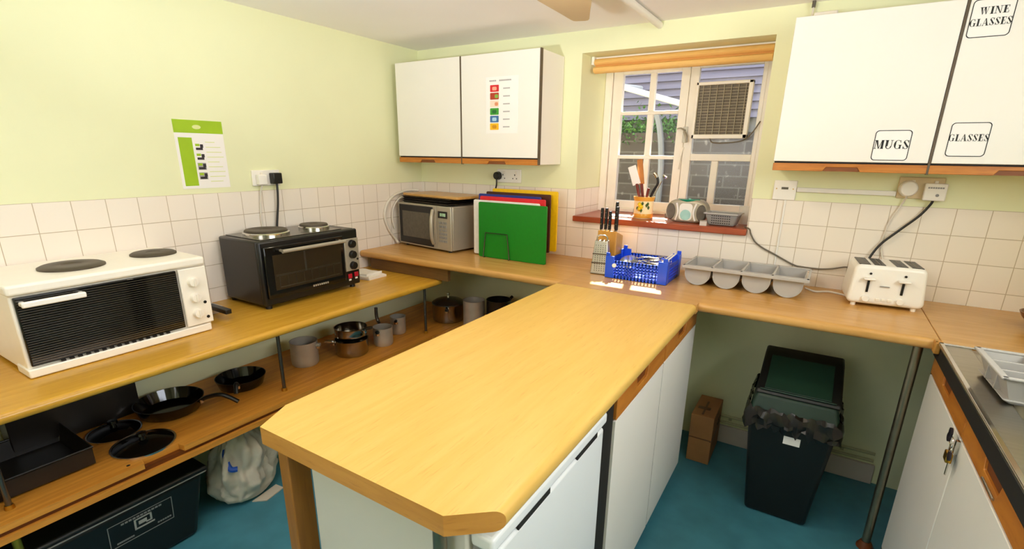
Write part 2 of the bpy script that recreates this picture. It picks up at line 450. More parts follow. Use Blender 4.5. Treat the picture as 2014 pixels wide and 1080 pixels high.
# tiled splashbacks (parts of their walls)
obj('tiled_splashback', box(B(), -.003, 0, YF, 0, .62, T), 'tileL', wl, smooth=0)
bm = B()
box(bm, 0, WX0, 0, .003, .86, T); box(bm, WX1, XR, 0, .003, .86, T); box(bm, WX0, WX1, 0, .003, .86, WZ0)
obj('tiled_splashback', bm, 'tileB', wb, smooth=0)
bm = B(); box(bm, WX0, WX0 + .003, .003, .37, WZ0, T); box(bm, WX1 - .003, WX1, .003, .37, WZ0, T)
obj('tiled_reveal', bm, 'tileL', wb, smooth=0)
obj('baseboard_back', box(B(), 2.0, 2.782, -.014, .003, 0, .1), 'skirt', kind='structure', bevel=.003)
tag(obj('window_sill', box(B(), WX0, WX1, -.025, .37, WZ0, 1.166), 'sill', bevel=.004), 'red brown sill board under the small paned window', 'window sill', kind='structure')

# window at the back of the deep reveal
wy = .38
bm = B()
box(bm, WX0, 1.192, wy - .03, wy + .04, 1.166, 2.017); box(bm, 2.018, WX1, wy - .03, wy + .04, 1.166, 2.017)
box(bm, 1.192, 2.018, wy - .03, wy + .04, 1.166, 1.19); box(bm, 1.192, 2.018, wy - .03, wy + .04, 1.975, 2.017)
win = obj('window_1', bm, 'frame', kind='structure', bevel=.004)
bm = B()  # left casement
box(bm, 1.194, 1.252, wy - .012, wy + .025, 1.19, 1.975); box(bm, 1.588, 1.634, wy - .012, wy + .025, 1.19, 1.975)
for z0, z1 in ((1.19, 1.235), (1.483, 1.503), (1.731, 1.749), (1.952, 1.975)): box(bm, 1.252, 1.588, wy - .012, wy + .025, z0, z1)
for z0, z1 in ((1.235, 1.483), (1.503, 1.731), (1.749, 1.952)): box(bm, 1.412, 1.446, wy - .008, wy + .02, z0, z1)
obj('left_casement', bm, 'frame', win, bevel=.003)
bm = B()
box(bm, 1.636, 1.682, wy - .012, wy + .025, 1.19, 1.975); box(bm, 1.996, 2.017, wy - .012, wy + .025, 1.19, 1.975)
for z0, z1 in ((1.19, 1.243), (1.478, 1.515), (1.96, 1.975)): box(bm, 1.682, 1.996, wy - .012, wy + .025, z0, z1)
box(bm, 1.797, 1.834, wy - .008, wy + .02, 1.243, 1.478)
obj('right_casement', bm, 'frame', win, bevel=.003)
for x0, x1 in ((1.2, 1.62), (1.65, 2.01)):
    obj('glass_pane', box(B(), x0, x1, wy + .005, wy + .009, 1.2, 1.97), 'glass', win, smooth=0)
bm = B(); box(bm, 1.628, 1.652, wy - .02, wy - .012, 1.575, 1.66)
tube(bm, [(1.64, wy - .02, 1.625), (1.64, wy - .05, 1.63), (1.655, wy - .055, 1.605), (1.66, wy - .052, 1.575)], .006)
tube(bm, [(1.64, wy - .02, 1.64), (1.62, wy - .04, 1.65), (1.60, wy - .035, 1.648)], .005)
obj('window_catch', bm, 'silver', win)
tube(bm := B(), [(1.64, wy - .02, 1.55), (1.632, wy - .03, 1.50), (1.625, wy - .03, 1.43)], .004)
obj('casement_stay', bm, 'frame', win)
# second window in the right-hand wall over the sink (outside the picture): the daylight on the fridge
bm = B()
for y0, y1, z0, z1 in ((RW[0], RW[1], RW[2], RW[2] + .05), (RW[0], RW[1], RW[3] - .05, RW[3]), (RW[0], RW[0] + .05, RW[2], RW[3]), (RW[1] - .05, RW[1], RW[2], RW[3]), (-1.78, -1.72, RW[2], RW[3])):
    box(bm, XR + .16, XR + .21, y0, y1, z0, z1)
w2 = obj('window_2', bm, 'frame', kind='structure')
obj('glass_pane', box(B(), XR + .183, XR + .187, RW[0], RW[1], RW[2], RW[3]), 'glass', w2, smooth=0)

# roller blind, drawn up
bl = thing('window_blind', 'mustard yellow fabric blind drawn up at the head of the window', 'blind')
prof = [(.150, 2.008), (.130, 2.005), (.116, 1.996), (.112, 1.984), (.120, 1.975), (.138, 1.970), (.138, 1.968), (.120, 1.965), (.104, 1.957), (.102, 1.945), (.110, 1.935), (.135, 1.931), (.16, 1.938), (.175, 1.955), (.175, 2.008)]
obj('folded_fabric', prism(B(), prof, 'x', 1.172, 2.058), 'blind', bl, smooth=50)
obj('head_rail', box(B(), 1.16, 2.066, .15, .175, 2.0085, 2.016), 'frame', bl)
obj('end_bracket', box(B(), 1.153, 1.17, .118, .17, 1.975, 2.017), 'whiteplastic', bl, bevel=.003)
obj('chain_holder', box(B(), 2.045, 2.066, .3, .33, 1.84, 1.9), 'whiteplastic', bl, bevel=.004)

# square extractor grille on the right casement
eg = thing('window_extractor', 'square grille with cream frame fixed over the right casement', 'extractor grille')
bm = B()
gx0, gx1, gz0, gz1, gy = 1.682, 1.965, 1.595, 1.882, wy - .045
for x0, x1, z0, z1 in ((gx0, gx1, gz0, gz0 + .022), (gx0, gx1, gz1 - .016, gz1), (gx0, gx0 + .014, gz0, gz1), (gx1 - .022, gx1, gz0, gz1)):
    box(bm, x0, x1, gy - .008, wy - .014, z0, z1)
obj('frame', bm, 'frame', eg, bevel=.003)
obj('backing', box(B(), gx0 + .01, gx1 - .01, wy - .03, wy - .014, gz0 + .01, gz1 - .01), 'grillebox', eg)
bm = B()
for i in range(1, 17):
    z = gz0 + .022 + i * (gz1 - gz0 - .04) / 17; box(bm, gx0 + .012, gx1 - .02, gy + .006, gy + .012, z - .0013, z + .0013)
for i in range(1, 8):
    x = gx0 + i * (gx1 - gx0) / 8; box(bm, x - .0015, x + .0015, gy + .004, gy + .014, gz0 + .02, gz1 - .014)
obj('louvres', bm, 'louvre', eg)
tube(bm := B(), [(1.78, gy + .01, 1.595), (1.80, gy - .01, 1.575), (1.86, gy - .012, 1.572), (1.95, gy - .01, 1.585), (1.99, gy, 1.625), (2.02, gy, 1.68)], .0035)
obj('pull_cord', bm, 'cordgrey', eg)

# ------------------------------------------------------------------ yard outside the window
obj('yard_ground', box(B(), -2, 6, .42, 4, -.2, -.05), 'ground', kind='structure', smooth=0)
tag(obj('yard_wall', box(B(), -2, 5.5, 1.55, 1.75, -.05, 1.68), 'brick', smooth=0), 'grey brick yard wall seen through the lower window panes', 'wall', kind='structure')
bm = B()
for i in range(20):
    z = 1.80 + i * .06
    prism(bm, [(1.9, z), (1.875, z + .004), (1.9, z + .07), (1.93, z + .07), (1.93, z)], 'x', -2, 1.3)
for i in range(34):  # extra unseen rows added on this side to block sun through the right casement
    z = 1.80 + i * .06
    prism(bm, [(1.9, z), (1.875, z + .004), (1.9, z + .07), (1.93, z + .07), (1.93, z)], 'x', 1.3, 5.5)
tag(obj('cladding', bm, 'slat', smooth=0), 'lilac grey horizontal boarding behind the top window panes', 'cladding', kind='structure')
obj('yard_upstand', box(B(), -2, 5.5, 1.94, 2.0, -.05, 3.4), 'ground', kind='structure', smooth=0)
bpy.data.objects['yard_upstand'].scale = (1, 1, .8)
bm = B()
for i in range(2600):
    x = random.uniform(-.3, 1.34); y = random.uniform(1.52, 1.84); z = 1.68 + abs(random.gauss(0, .06)) * (1.0 if y < 1.7 else 1.3)
    if y < 1.6 and random.random() < .3: z = random.uniform(1.6, 1.72); y = random.uniform(1.5, 1.545)
    if y > 1.545 and z < 1.70: z = 1.70
    s = random.uniform(.012, .026); mx = Matrix.Translation((x, y, z)) @ Matrix.Rotation(random.uniform(0, 6), 4, 'Z') @ Matrix.Rotation(random.uniform(-1.2, 1.2), 4, 'X')
    vs = [bm.verts.new(mx @ Vector(p)) for p in ((-s * .6, 0, 0), (0, -s, 0.003), (s * .6, 0, 0), (0, s, .003))]
    bm.faces.new(vs)
tag(obj('ivy', bm, 'ivy', smooth=0), 'green ivy spilling over the top of the yard wall', 'ivy', kind='stuff')
bm = B(); cyl(bm, (.86, 1.36, 2.02), (1.60, 1.36, 1.80), .022); cyl(bm, (.86, 1.36, 2.02), (.86, 1.9, 2.06), .022)
tag(obj('waste_pipe', bm, 'pvc'), 'white plastic pipe slanting across the yard wall outside', 'pipe')
tube(bm := B(), [(1.13, 1.5, 1.83), (1.17, 1.5, 1.7), (1.2, 1.5, 1.5), (1.21, 1.5, 1.2), (1.21, 1.5, .0)], .024)
tag(obj('down_pipe', bm, 'greyb'), 'grey bent down pipe against the yard wall beyond the ivy', 'pipe')

# ------------------------------------------------------------------ worktops
def nose(front, z1, th, back, r=.016, k=5, sgn=-1):
    """profile (depth,z) with rounded front top and bottom; sgn direction of front"""
    z0 = z1 - th; pts = [(back, z0)]
    for i in range(k + 1):
        t = -PI / 2 + (PI / 2) * i / k
        pts.append((front - sgn * r + sgn * r * math.cos(t), z0 + r + r * math.sin(t)))
    for i in range(k + 1):
        t = (PI / 2) * i / k
        pts.append((front - sgn * r + sgn * r * math.cos(t), z1 - r + r * math.sin(t)))
    pts.append((back, z1))
    return pts
D = .598
wt = thing('back_worktop', 'golden laminate worktop along the back wall under the window', 'worktop')
bm = B()
prism(bm, nose(-D, H, .038, 0), 'x', .008, 1.366); prism(bm, nose(-D, H, .038, 0), 'x', 1.998, 2.772)
box(bm, 1.366, 1.998, -.632, 0, H - .038, H)
obj('top', bm, 'topwoodX', wt)
obj('front_batten', box(B(), .06, .66, -.565, -.54, .8165, H - .039), 'darkwood', wt)
obj('rear_batten', box(B(), .68, 1.36, -.03, -.004, .82, H - .039), 'darkwood', wt)

wl2 = thing('left_worktop', 'lower golden laminate worktop along the left wall under both ovens', 'worktop')
obj('top', prism(B(), nose(.588, HL, .034, .002, sgn=1), 'y', -3.1, -.53), 'topwoodY', wl2)

wc = thing('corner_worktop', 'golden laminate worktop in the right corner beside the sink', 'worktop')
bm = B(); box(bm, 2.775, XR - .002, -.618, -.001, H - .038, H); cyl(bm, (2.775, -.603, H - .019), (2.775, -.61, H - .019), .019)
obj('top', bm, 'topwoodX', wc, bevel=.003)
obj('end_cap', box(B(), 2.757, 2.775, -.625, -.585, H - .042, H + .001), 'islandedge', wc, bevel=.005)
bm = B(); box(bm, 2.757, 2.763, -.622, -.60, H + .001, H + .003); 
obj('corner_trim', bm, 'brass', wc)

il = thing('island_worktop', 'pale yellow beech laminate worktop on the central island', 'worktop')
out = [(1.366, -.634), (1.998, -.634), (1.996, -2.072), (1.915, -2.140), (1.403, -2.137), (1.362, -2.046)]
bm = prism(B(), out, 'z', H - .042, H)
bm.edges.ensure_lookup_table()
ed = [e for e in bm.edges if all(v.co.x > 1.9955 for v in e.verts) and abs(e.verts[0].co.z - e.verts[1].co.z) < 1e-4]
bmesh.ops.bevel(bm, geom=ed, offset=.018, segments=5, affect='EDGES', profile=.5)
o = obj('top', bm, 'islandtop', il)
o.data.materials.append(M['islandedge']); o.data.materials.append(M['topwoodX'])
for p in o.data.polygons:
    if abs(p.normal.z) < .3 and p.center.y < -2.03: p.material_index = 1

# ------------------------------------------------------------------ island units
def rail(L, flip=False):
    """wooden handle rail along local x from 0..L, front towards -y, z 0..0.03, with a recessed finger pull in the middle"""
    a, b = L * .35, L * .60
    bm = B()
    pts = [(0, 0), (a, 0), (a + .012, .017), (b - .012, .017), (b, 0), (L, 0), (L, .03), (0, .03)]
    if flip: pts = [(x, .03 - z) for x, z in pts]
    prism(bm, pts, 'y', -.018, -.002)
    return bm
ic = thing('island_cabinet', 'white two door base cabinet with teak rails under the island', 'cabinet')
obj('carcass', box(B(), 1.44, 1.950, -1.475, -.44, .08, H - .043), 'white', ic)
obj('plinth', box(B(), 1.46, 1.92, -1.475, -.44, 0, .08), 'darkgap', ic)
for y0, y1 in ((-1.452, -.9635), (-.9545, -.445)):
    d = obj('door', box(B(), 1.953, 1.970, y0, y1, .07, .782), 'white', ic, bevel=.001)
    r = obj('handle_rail', rail(y1 - y0, True), 'rail', d, bevel=.0015, loc=(1.953, y0, .787)); r.rotation_euler = (0, 0, PI / 2)
    r.scale = (1, 1, 2.2)
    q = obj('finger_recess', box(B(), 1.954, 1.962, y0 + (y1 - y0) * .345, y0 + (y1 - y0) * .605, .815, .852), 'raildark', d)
obj('door_gap_shade', box(B(), 1.9505, 1.9682, -.9632, -.9548, .08, .78), 'darkgap', ic)  # dark filler painting the shade between the two doors
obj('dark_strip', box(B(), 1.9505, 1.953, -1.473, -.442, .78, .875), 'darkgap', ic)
obj('side_panel', box(B(), 1.44, 1.962, -1.540, -1.4755, 0, .88), 'darkgap', ic)  # panel in a shade colour, making the gap beside the fridge black
obj('gap_shade_strip', box(B(), 1.9505, 1.962, -1.4755, -1.4535, 0, .88), 'darkgap', ic)  # dark strip painting the shade along the edge of that gap

fr = thing('fridge', 'white under counter fridge at the near end of the island', 'fridge')
obj('body', box(B(), 1.492, 1.925, -2.088, -1.546, .02, .862), 'fridgeside', fr, bevel=.006)
dr = obj('door', box(B(), 1.931, 1.972, -2.082, -1.549, .06, .815), 'fridge', fr, bevel=.008, seg=3)
bm = B(); box(bm, 1.928, 1.978, -2.085, -1.546, .829, .861)
obj('top_lip', bm, 'fridge', fr, bevel=.008, seg=3)
bm = B(); box(bm, 1.930, 1.966, -2.078, -1.552, .815, .829)
obj('grip_gap', bm, 'greyb', fr)
for ya_, yb_ in ((-1.99, -1.86), (-1.72, -1.60)): obj('finger_grip', box(B(), 1.966, 1.9735, ya_, yb_, .812, .8285), 'darkgap', dr)
obj('feet', box(B(), 1.52, 1.9, -2.07, -1.55, 0, .02), 'black', fr)

obj('wooden_leg', box(B(), 1.418, 1.452, -2.115, -2.06, 0, H - .0421), 'legwood', il, bevel=.003)
def steel_leg(name, x, y, z0, z1, parent, r=.0125, foot=True):
    t = obj(name, cyl(B(), (0, 0, .012 if foot else 0), (0, 0, z1 - z0), r, n=16), 'oldchrome', parent, loc=(x, y, z0))
    if foot: obj('foot', lathe(B(), [(0, 0), (r * 2.0, 0), (r * 2.0, .006), (r * 1.2, .03), (0, .03)], n=20), 'raildark', t)
    return t
steel_leg('metal_leg', 1.882, -2.112, 0, H - .0421, il, r=.013)
steel_leg('metal_leg', 2.735, -.515, 0, H - .0381, wt, r=.015)

# ------------------------------------------------------------------ low shelf on the left and its posts
sh = thing('low_shelf', 'orange wooden shelf under the left worktop holding pots and pans', 'shelf')
bm = B()
sx = .515
outl = [(.006, -3.1), (sx, -3.1), (sx, -2.065), (sx - .03, -2.06), (sx - .03, -1.94), (sx, -1.935), (sx, -.01), (.006, -.01)]
prism(bm, outl, 'z', .438, .46)
obj('board', bm, 'shelfwood', sh, smooth=0)
obj('front_batten', box(B(), sx - .035, sx - .012, -3.1, -.02, .405, .4375), 'raildark', sh)
obj('front_strip', box(B(), sx - .012, sx + .002, -3.1, -.02, .40, .421), 'shelfwood', sh)
obj('screw_hole', cyl(B(), (sx - .03, -2.10, .4597), (sx - .03, -2.10, .4603), .006, n=12), 'darkgap', sh)
obj('rear_board', box(B(), sx + .004, 1.2, -.55, -.02, .438, .46), 'shelfwood', sh)
obj('rear_bearer', box(B(), 1.17, 1.2, -.5, -.1, 0, .4375), 'raildark', sh)
G = 'steel posts between shelf and left worktop'
for (x, y, lab) in ((.425, -1.461, 'steel shelf post between the frying pans and the aluminium saucepan'), (.454, -.53, 'steel shelf post at the far end beside the stock pot'), (.435, -2.388, 'steel shelf post at the front beside the roasting tin')):
    t = obj('steel_post', cyl(B(), (0, 0, 0), (0, 0, HL - .0345 - .46), .008, n=14), 'darksteel', sh, loc=(x, y, .46))
    obj('collar', cyl(B(), (0, 0, 0), (0, 0, .014), .013, .011, n=14), 'brass', t)
for (x, y, lab) in ((.46, -2.40, 'brass coloured post from floor to shelf left of the storage crate'), (.47, -.6, 'brass coloured post under the far end of the shelf')):
    obj('floor_post', cyl(B(), (x, y, 0), (x, y, .4), .012, n=14), 'brass', sh)

# ------------------------------------------------------------------ wall cupboards
def wall_cupboard(name, label, x0, x1, splits, zb, zt, dep, body_z0):
    t = thing(name, label, 'cupboard')
    obj('carcass', box(B(), x0 + .002, x1 - .002, -dep + .018, -.001, body_z0, zt - .002), 'white', t, bevel=.002)
    edges = [x0] + splits + [x1]
    for a, b in zip(edges, edges[1:]):
        a2 = a + (.0045 if a != x0 else 0); b2 = b - (.0045 if b != x1 else .008 if name == 'left_cupboard' else 0)
        d = obj('door', box(B(), a2, b2, -dep, -dep + .016, zb, zt), 'white', t, bevel=.002)
        r = obj('handle_rail', rail(b - a - .002), 'rail', d, bevel=.0015, loc=(a + .001, -dep + .018, zb - .037)); r.scale = (1, 1, 1.0)
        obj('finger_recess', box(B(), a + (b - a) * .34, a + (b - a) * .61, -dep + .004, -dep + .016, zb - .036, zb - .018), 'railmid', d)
    for s in splits: obj('edge_strip', box(B(), s - .0035, s + .0035, -dep - .001, -dep + .017, zb - .04, zt), 'edgestrip', t)
    if name == 'left_cupboard': obj('edge_strip', box(B(), x1 - .0065, x1 + .001, -dep - .001, -dep + .017, zb - .035, zt), 'edgestrip', t)
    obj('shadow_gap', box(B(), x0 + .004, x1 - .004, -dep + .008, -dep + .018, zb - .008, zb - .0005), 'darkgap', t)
    return t
wall_cupboard('left_cupboard', 'white two door wall cupboard left of the window with coloured notice', .054, 1.05, [.5425], 1.4807, 2.009, .2657, 1.447)
wall_cupboard('right_cupboard', 'white two door wall cupboard right of the window marked for mugs and glasses', 2.161, 3.19, [2.671], 1.487, 2.017, .2657, 1.452)

def sign(label, lines, x0, x1, z0, z1, y, name='paper_sign'):
    t = thing(name, label, 'sign', (0, 0, 0), 0, 'lettered signs on the right cupboard')
    obj('sheet', box(B(), x0, x1, y - .0012, y, z0, z1), 'paper', t)
    bm = B(); o = rrect(x0 + .001, x1 - .001, z0 + .001, z1 - .001, .012); i = rrect(x0 + .0035, x1 - .0035, z0 + .0035, z1 - .0035, .0105)
    n = len(o)
    for k in range(n):
        j = (k + 1) % n
        prism(bm, [o[k], o[j], i[j], i[k]], 'y', y - .0012, y - .0018)
    obj('border', bm, 'ink', t, smooth=0)
    bm = B()
    for txt, a, b, c, d in lines:
        lettering(bm, txt, x0 + a, x0 + b, z0 + c, z0 + d, y - .0012)
    obj('lettering', bm, 'ink', t, smooth=0)
yd = -.2657
sign('square white sign reading MUGS at the foot of the left door', [('MUGS', .004, .109, .043, .074)], 2.490, 2.603, 1.494, 1.604, yd)
sign('white sign reading GLASSES at the foot of the right door', [('GLASSES', .001, .109, .053, .076)], 2.706, 2.816, 1.511, 1.627, yd)
sign('white sign reading WINE GLASSES near the top of the right door', [('WINE', .022, .096, .070, .092), ('GLASSES', .003, .109, .036, .058)], 2.682, 2.794, 1.893, 2.010, yd)

# coloured notice on the left cupboard
t = thing('colour_notice', 'white notice with a column of six coloured pictures on the left cupboard', 'notice')
y = -.2657
obj('sheet', box(B(), .715, .917, y - .0012, y, 1.607, 1.892), 'paper', t)
cols = ['red', 'brown', 'white_b', 'green', 'blue', 'yellow']; subs = ['white_b', 'green', 'red', 'yellow', 'white_b', 'brown']
xx, yy = .742, y - .0012
M['pic_red'] = mat('notice red', '#d2222a', .6); M['pic_brown'] = mat('notice dark red', '#b03a1c', .6); M['pic_white_b'] = mat('notice peach', '#f3d9c4', .6)
M['pic_green'] = mat('notice green', '#3c9a2c', .6); M['pic_blue'] = mat('notice blue', '#3c6ba5', .6); M['pic_yellow'] = mat('notice yellow', '#f2b714', .6)
M['sub0'] = mat('notice pale red', '#f2a58c', .6); M['sub1'] = mat('notice mid green', '#7fae43', .6); M['sub2'] = mat('notice orange', '#e0926a', .6)
M['sub3'] = mat('notice dark green', '#1d6a28', .6); M['sub4'] = mat('notice light blue', '#a5cfe8', .6); M['sub5'] = mat('notice amber', '#c98a0c', .6)
for k in range(6):
    zz = 1.852 - k * .0385
    p = obj('picture', prism(B(), rrect(xx, xx + .056, zz - .034, zz, .004), 'y', yy, yy - .0005), 'pic_' + cols[k], t, smooth=0)
    obj('picture_subject', prism(B(), rrect(xx + (.03 if k in (1, 2) else .014), xx + (.052 if k in (1, 2) else .042), zz - .027, zz - .009, .006), 'y', yy - .0005, yy - .0009), 'sub%d' % k, p, smooth=0)
bm = B()
for k in range(6):
    zz = 1.852 - k * .0385
    for q in range(5): box(bm, .826 + q * .0085, .826 + q * .0085 + .007, yy, yy - .0005, zz - .022, zz - .016)
for q in range(4): box(bm, .738 + q * .011, .738 + q * .011 + .009, yy, yy - .0005, 1.869, 1.876)
for q in range(8): box(bm, .80 + q * .0095, .80 + q * .0095 + .008, yy, yy - .0005, 1.869, 1.876)
obj('text_lines', bm, 'inkgrey', t, smooth=0)

# green and white poster on the left wall
t = thing('wall_poster', 'white and lime green instruction poster on the left wall', 'poster')
px = -.003
py0, py1, pz0, pz1 = -1.536, -1.329, 1.336, 1.622
obj('sheet', box(B(), px, px + .0012, py0, py1, pz0, pz1), 'paper', t)
obj('header_band', box(B(), px + .0012, px + .0018, py0, py1, pz1 - .053, pz1), 'lime', t)
obj('side_band', box(B(), px + .0012, px + .0018, py0 + .012, py0 + .068, pz0 + .012, pz1 - .072), 'lime', t)
lg = obj('header_badge', lathe(B(), [(0, .0006), (.018, .0006), (.018, 0), (0, 0)], n=20, mx=Matrix.Diagonal((.55, 1, 1)) if False else None), 'limepale', t)
lg.rotation_euler = (0, PI / 2, 0); lg.location = (px + .0018, py0 + .095, pz1 - .028); lg.scale = (.5, 1, 1)
for k in range(4):
    zz = pz1 - .095 - k * .041
    p = obj('photo', box(B(), px + .0012, px + .0018, py0 + .076, py0 + .112, zz - .030, zz), ('inkgrey' if k > 1 else 'paper'), t)
    bm = B(); box(bm, px + .0018, px + .0022, py0 + .079, py0 + .108, zz - .028, zz - .018); box(bm, px + .0018, px + .0022, py0 + .098, py0 + .111, zz - .018, zz - .004)
    obj('photo_subject', bm, 'key', p)
    obj('photo_leaf', box(B(), px + .0018, px + .0022, py0 + .078, py0 + .096, zz - .012, zz - .002), 'lime', p)
bm = B()
for k in range(9):
    zz = pz1 - .088 - k * .021
    box(bm, px + .0012, px + .0016, py0 + .122, py0 + .122 + random.uniform(.04, .074), zz - .003, zz)
obj('text_lines', bm, 'limepale', t)

# ------------------------------------------------------------------ sockets, switches, conduit
def socket(name, label, loc, rot, w, h, n=2, mname='whiteplastic', cat='socket'):
    """plate in local xz plane, front towards -y"""
    t = thing(name, label, cat, loc, rot)
    obj('plate', box(B(), -w / 2, w / 2, -.012, 0, -h / 2, h / 2), mname, t, bevel=.003)
    for k in range(n):
        cx = (k - (n - 1) / 2) * w / max(n, 1)
        obj('rocker', box(B(), cx + .004, cx + .016, -.016, -.012, h * .12, h * .36), 'cream', t, bevel=.001)
        bm = B()
        box(bm, cx - .003, cx + .003, -.0125, -.0118, h * .02, h * .14); box(bm, cx - .016, cx - .010, -.0125, -.0118, -h * .22, -h * .14); box(bm, cx + .010, cx + .016, -.0125, -.0118, -h * .22, -h * .14)
        obj('pin_holes', bm, 'darkgap', t)
    return t
socket('double_socket', 'white double wall socket on the left wall above the black oven', (-.003, -1.15, 1.372), 90, .146, .074)
socket('double_socket', 'white double wall socket below the left wall cupboard', (.705, 0.003, 1.372), 0, .17, .08)
t = socket('spur_switch', 'white fused switch with conduit right of the window', (2.205, .003, 1.357), 0, .094, .088, 0, cat='switch')
obj('fuse_slot', box(B(), -.014, .014, -.0135, -.012, .004, .014), 'darkgrey', t); obj('screw', box(B(), -.036, -.032, -.0128, -.012, .004, .009), 'brass', t)
obj('screw', box(B(), .032, .036, -.0128, -.012, .004, .009), 'brass', t)
socket('double_socket', 'aged beige double socket below the right wall cupboard', (2.695, .003, 1.388), 0, .15, .086, 2, 'socketbeige')
tag(obj('cable_trunking', box(B(), 2.254, 2.619, -.012, .002, 1.352, 1.372), 'pvc', bevel=.002), 'white cable trunking between the switch and the beige socket', 'trunking')
tag(obj('cable_conduit', box(B(), 2.210, 2.219, -.007, -.0005, H + .001, 1.3125), 'pvc', bevel=.002), 'thin white conduit running down the tiles from the switch', 'conduit')
bm = cyl(B(), (1.553, .0, 2.106), (1.553, -3.6, 2.106), .0155, n=18)
tag(obj('ceiling_conduit', bm, 'pvc'), 'white round conduit running along the ceiling above the window', 'conduit')
t = thing('junction_box', 'small off white box on the wall above the right cupboard', 'junction box')
obj('box', box(B(), 2.205, 2.29, -.05, .002, 2.03, 2.075), 'cream', t, bevel=.004)
obj('cable_entry', cyl(B(), (2.198, -.02, 2.1), (2.198, -.02, 2.1242), .007, n=12), 'darkgrey', t)
obj('cable', cyl(B(), (2.198, -.02, 2.06), (2.198, -.02, 2.1), .004, n=8), 'cordwhite', t)

def cord(label, plug, cable, plugmat, cablemat, r=.004, axis='y', group=None):
    """plug = (centre, half sizes, round) ; cable points"""
    t = thing('power_cord', label, 'power cord')
    c, hs, rnd = plug
    bm = B()
    if axis == 'x':
        if rnd: cyl(bm, (c[0], c[1], c[2]), (c[0] + hs[0] * 2, c[1], c[2]), hs[1], hs[1] * .85, n=18)
        else: box(bm, c[0], c[0] + hs[0] * 2, c[1] - hs[1], c[1] + hs[1], c[2] - hs[2], c[2] + hs[2])
    else:
        if rnd: cyl(bm, (c[0], c[1], c[2]), (c[0], c[1] - hs[1] * 2, c[2]), hs[0], hs[0] * .85, n=18)
        else: box(bm, c[0] - hs[0], c[0] + hs[0], c[1] - hs[1] * 2, c[1], c[2] - hs[2], c[2] + hs[2])
    obj('plug', bm, plugmat, t, bevel=.004)
    obj('cable', tube(B(), cable, r), cablemat, t)
    if 'toaster cord' in label:
        bm = B()
        for q in range(7): box(bm, c[0] - .026 + q * .0075, c[0] - .026 + q * .0075 + .006, c[1] - hs[1] * 2 - .0004, c[1] - hs[1] * 2 + .0005, c[2] + .014, c[2] + .020)
        obj('plug_marking', bm, 'greyb', t); bm = B()
        cyl(bm, (c[0] + .008, c[1] - hs[1] * 2 - .0006, c[2] - .012), (c[0] + .008, c[1] - hs[1] * 2 + .001, c[2] - .012), .006, n=12)
        obj('plug_fuse_dot', bm, 'greyb', t)
    return t
cord('black power cord dropping from the left wall socket behind the black oven', ((.0095, -1.112, 1.37), (.018, .024, .026), False), [(.03, -1.112, 1.345), (.03, -1.114, 1.30), (.026, -1.118, 1.24), (.02, -1.125, 1.18), (.016, -1.135, 1.10), (.016, -1.14, 1.0)], 'black', 'cordblack', .0055, 'x')
cord('white power cord hanging from the left wall socket', ((.0095, -1.186, 1.365), (.014, .022, .024), False), [(.025, -1.186, 1.345), (.015, -1.195, 1.30), (.009, -1.205, 1.2), (.008, -1.21, 1.08), (.009, -1.25, .93), (.012, -1.43, .835)], 'whiteplastic', 'cordwhite', .0035, 'x')
cord('black power cord from the socket below the left cupboard down behind the chopping boards', ((.632, -.0095, 1.372), (.026, .016, .03), True), [(.632, -.034, 1.352), (.632, -.034, 1.32), (.622, -.028, 1.29), (.605, -.022, 1.2), (.59, -.02, 1.05)], 'black', 'cordblack', .0048)
cord('black toaster cord rising to the beige socket', ((2.742, -.0095, 1.375), (.036, .014, .034), False), [(2.742, -.025, 1.345), (2.738, -.022, 1.325), (2.71, -.02, 1.275), (2.655, -.02, 1.21), (2.60, -.02, 1.14), (2.57, -.03, 1.06), (2.57, -.04, .99)], 'whiteplastic', 'cordblack', .0048)
cord('white cord looping down the tiles from the beige socket behind the toaster', ((2.655, -.0095, 1.385), (.034, .016, .034), True), [(2.655, -.025, 1.352), (2.648, -.012, 1.325), (2.62, -.008, 1.25), (2.612, -.008, 1.2), (2.61, -.008, 1.14), (2.63, -.012, 1.06), (2.635, -.02, .97)], 'whiteplastic', 'cordwhite', .0035)
tube(bm := B(), [(2.055, .03, 1.172), (2.083, -.012, 1.168), (2.092, -.012, 1.145), (2.115, -.01, 1.11), (2.152, -.01, 1.084), (2.2, -.01, 1.062), (2.29, -.012, 1.02), (2.33, -.012, 1.013), (2.40, -.012, 1.012), (2.45, -.014, 1.02), (2.5, -.02, 1.035), (2.53, -.03, 1.03)], .0036)
tag(obj('trailing_flex', bm, 'cordgrey'), 'grey brown cord hanging from the sill end across to the toaster', 'cord')
tube(bm := B(), [(2.36, -.10, .933), (2.40, -.13, .931), (2.45, -.10, .931), (2.50, -.12, .931), (2.535, -.17, .931)], .004)
tag(obj('loose_flex', bm, 'cordwhite'), 'white loose flex lying on the worktop between cutlery tray and toaster', 'flex')

# ------------------------------------------------------------------ white tabletop oven
t = thing('white_oven', 'white tabletop oven with two hob plates and dark striped door', 'oven', (.375, -1.97, HL), 0)
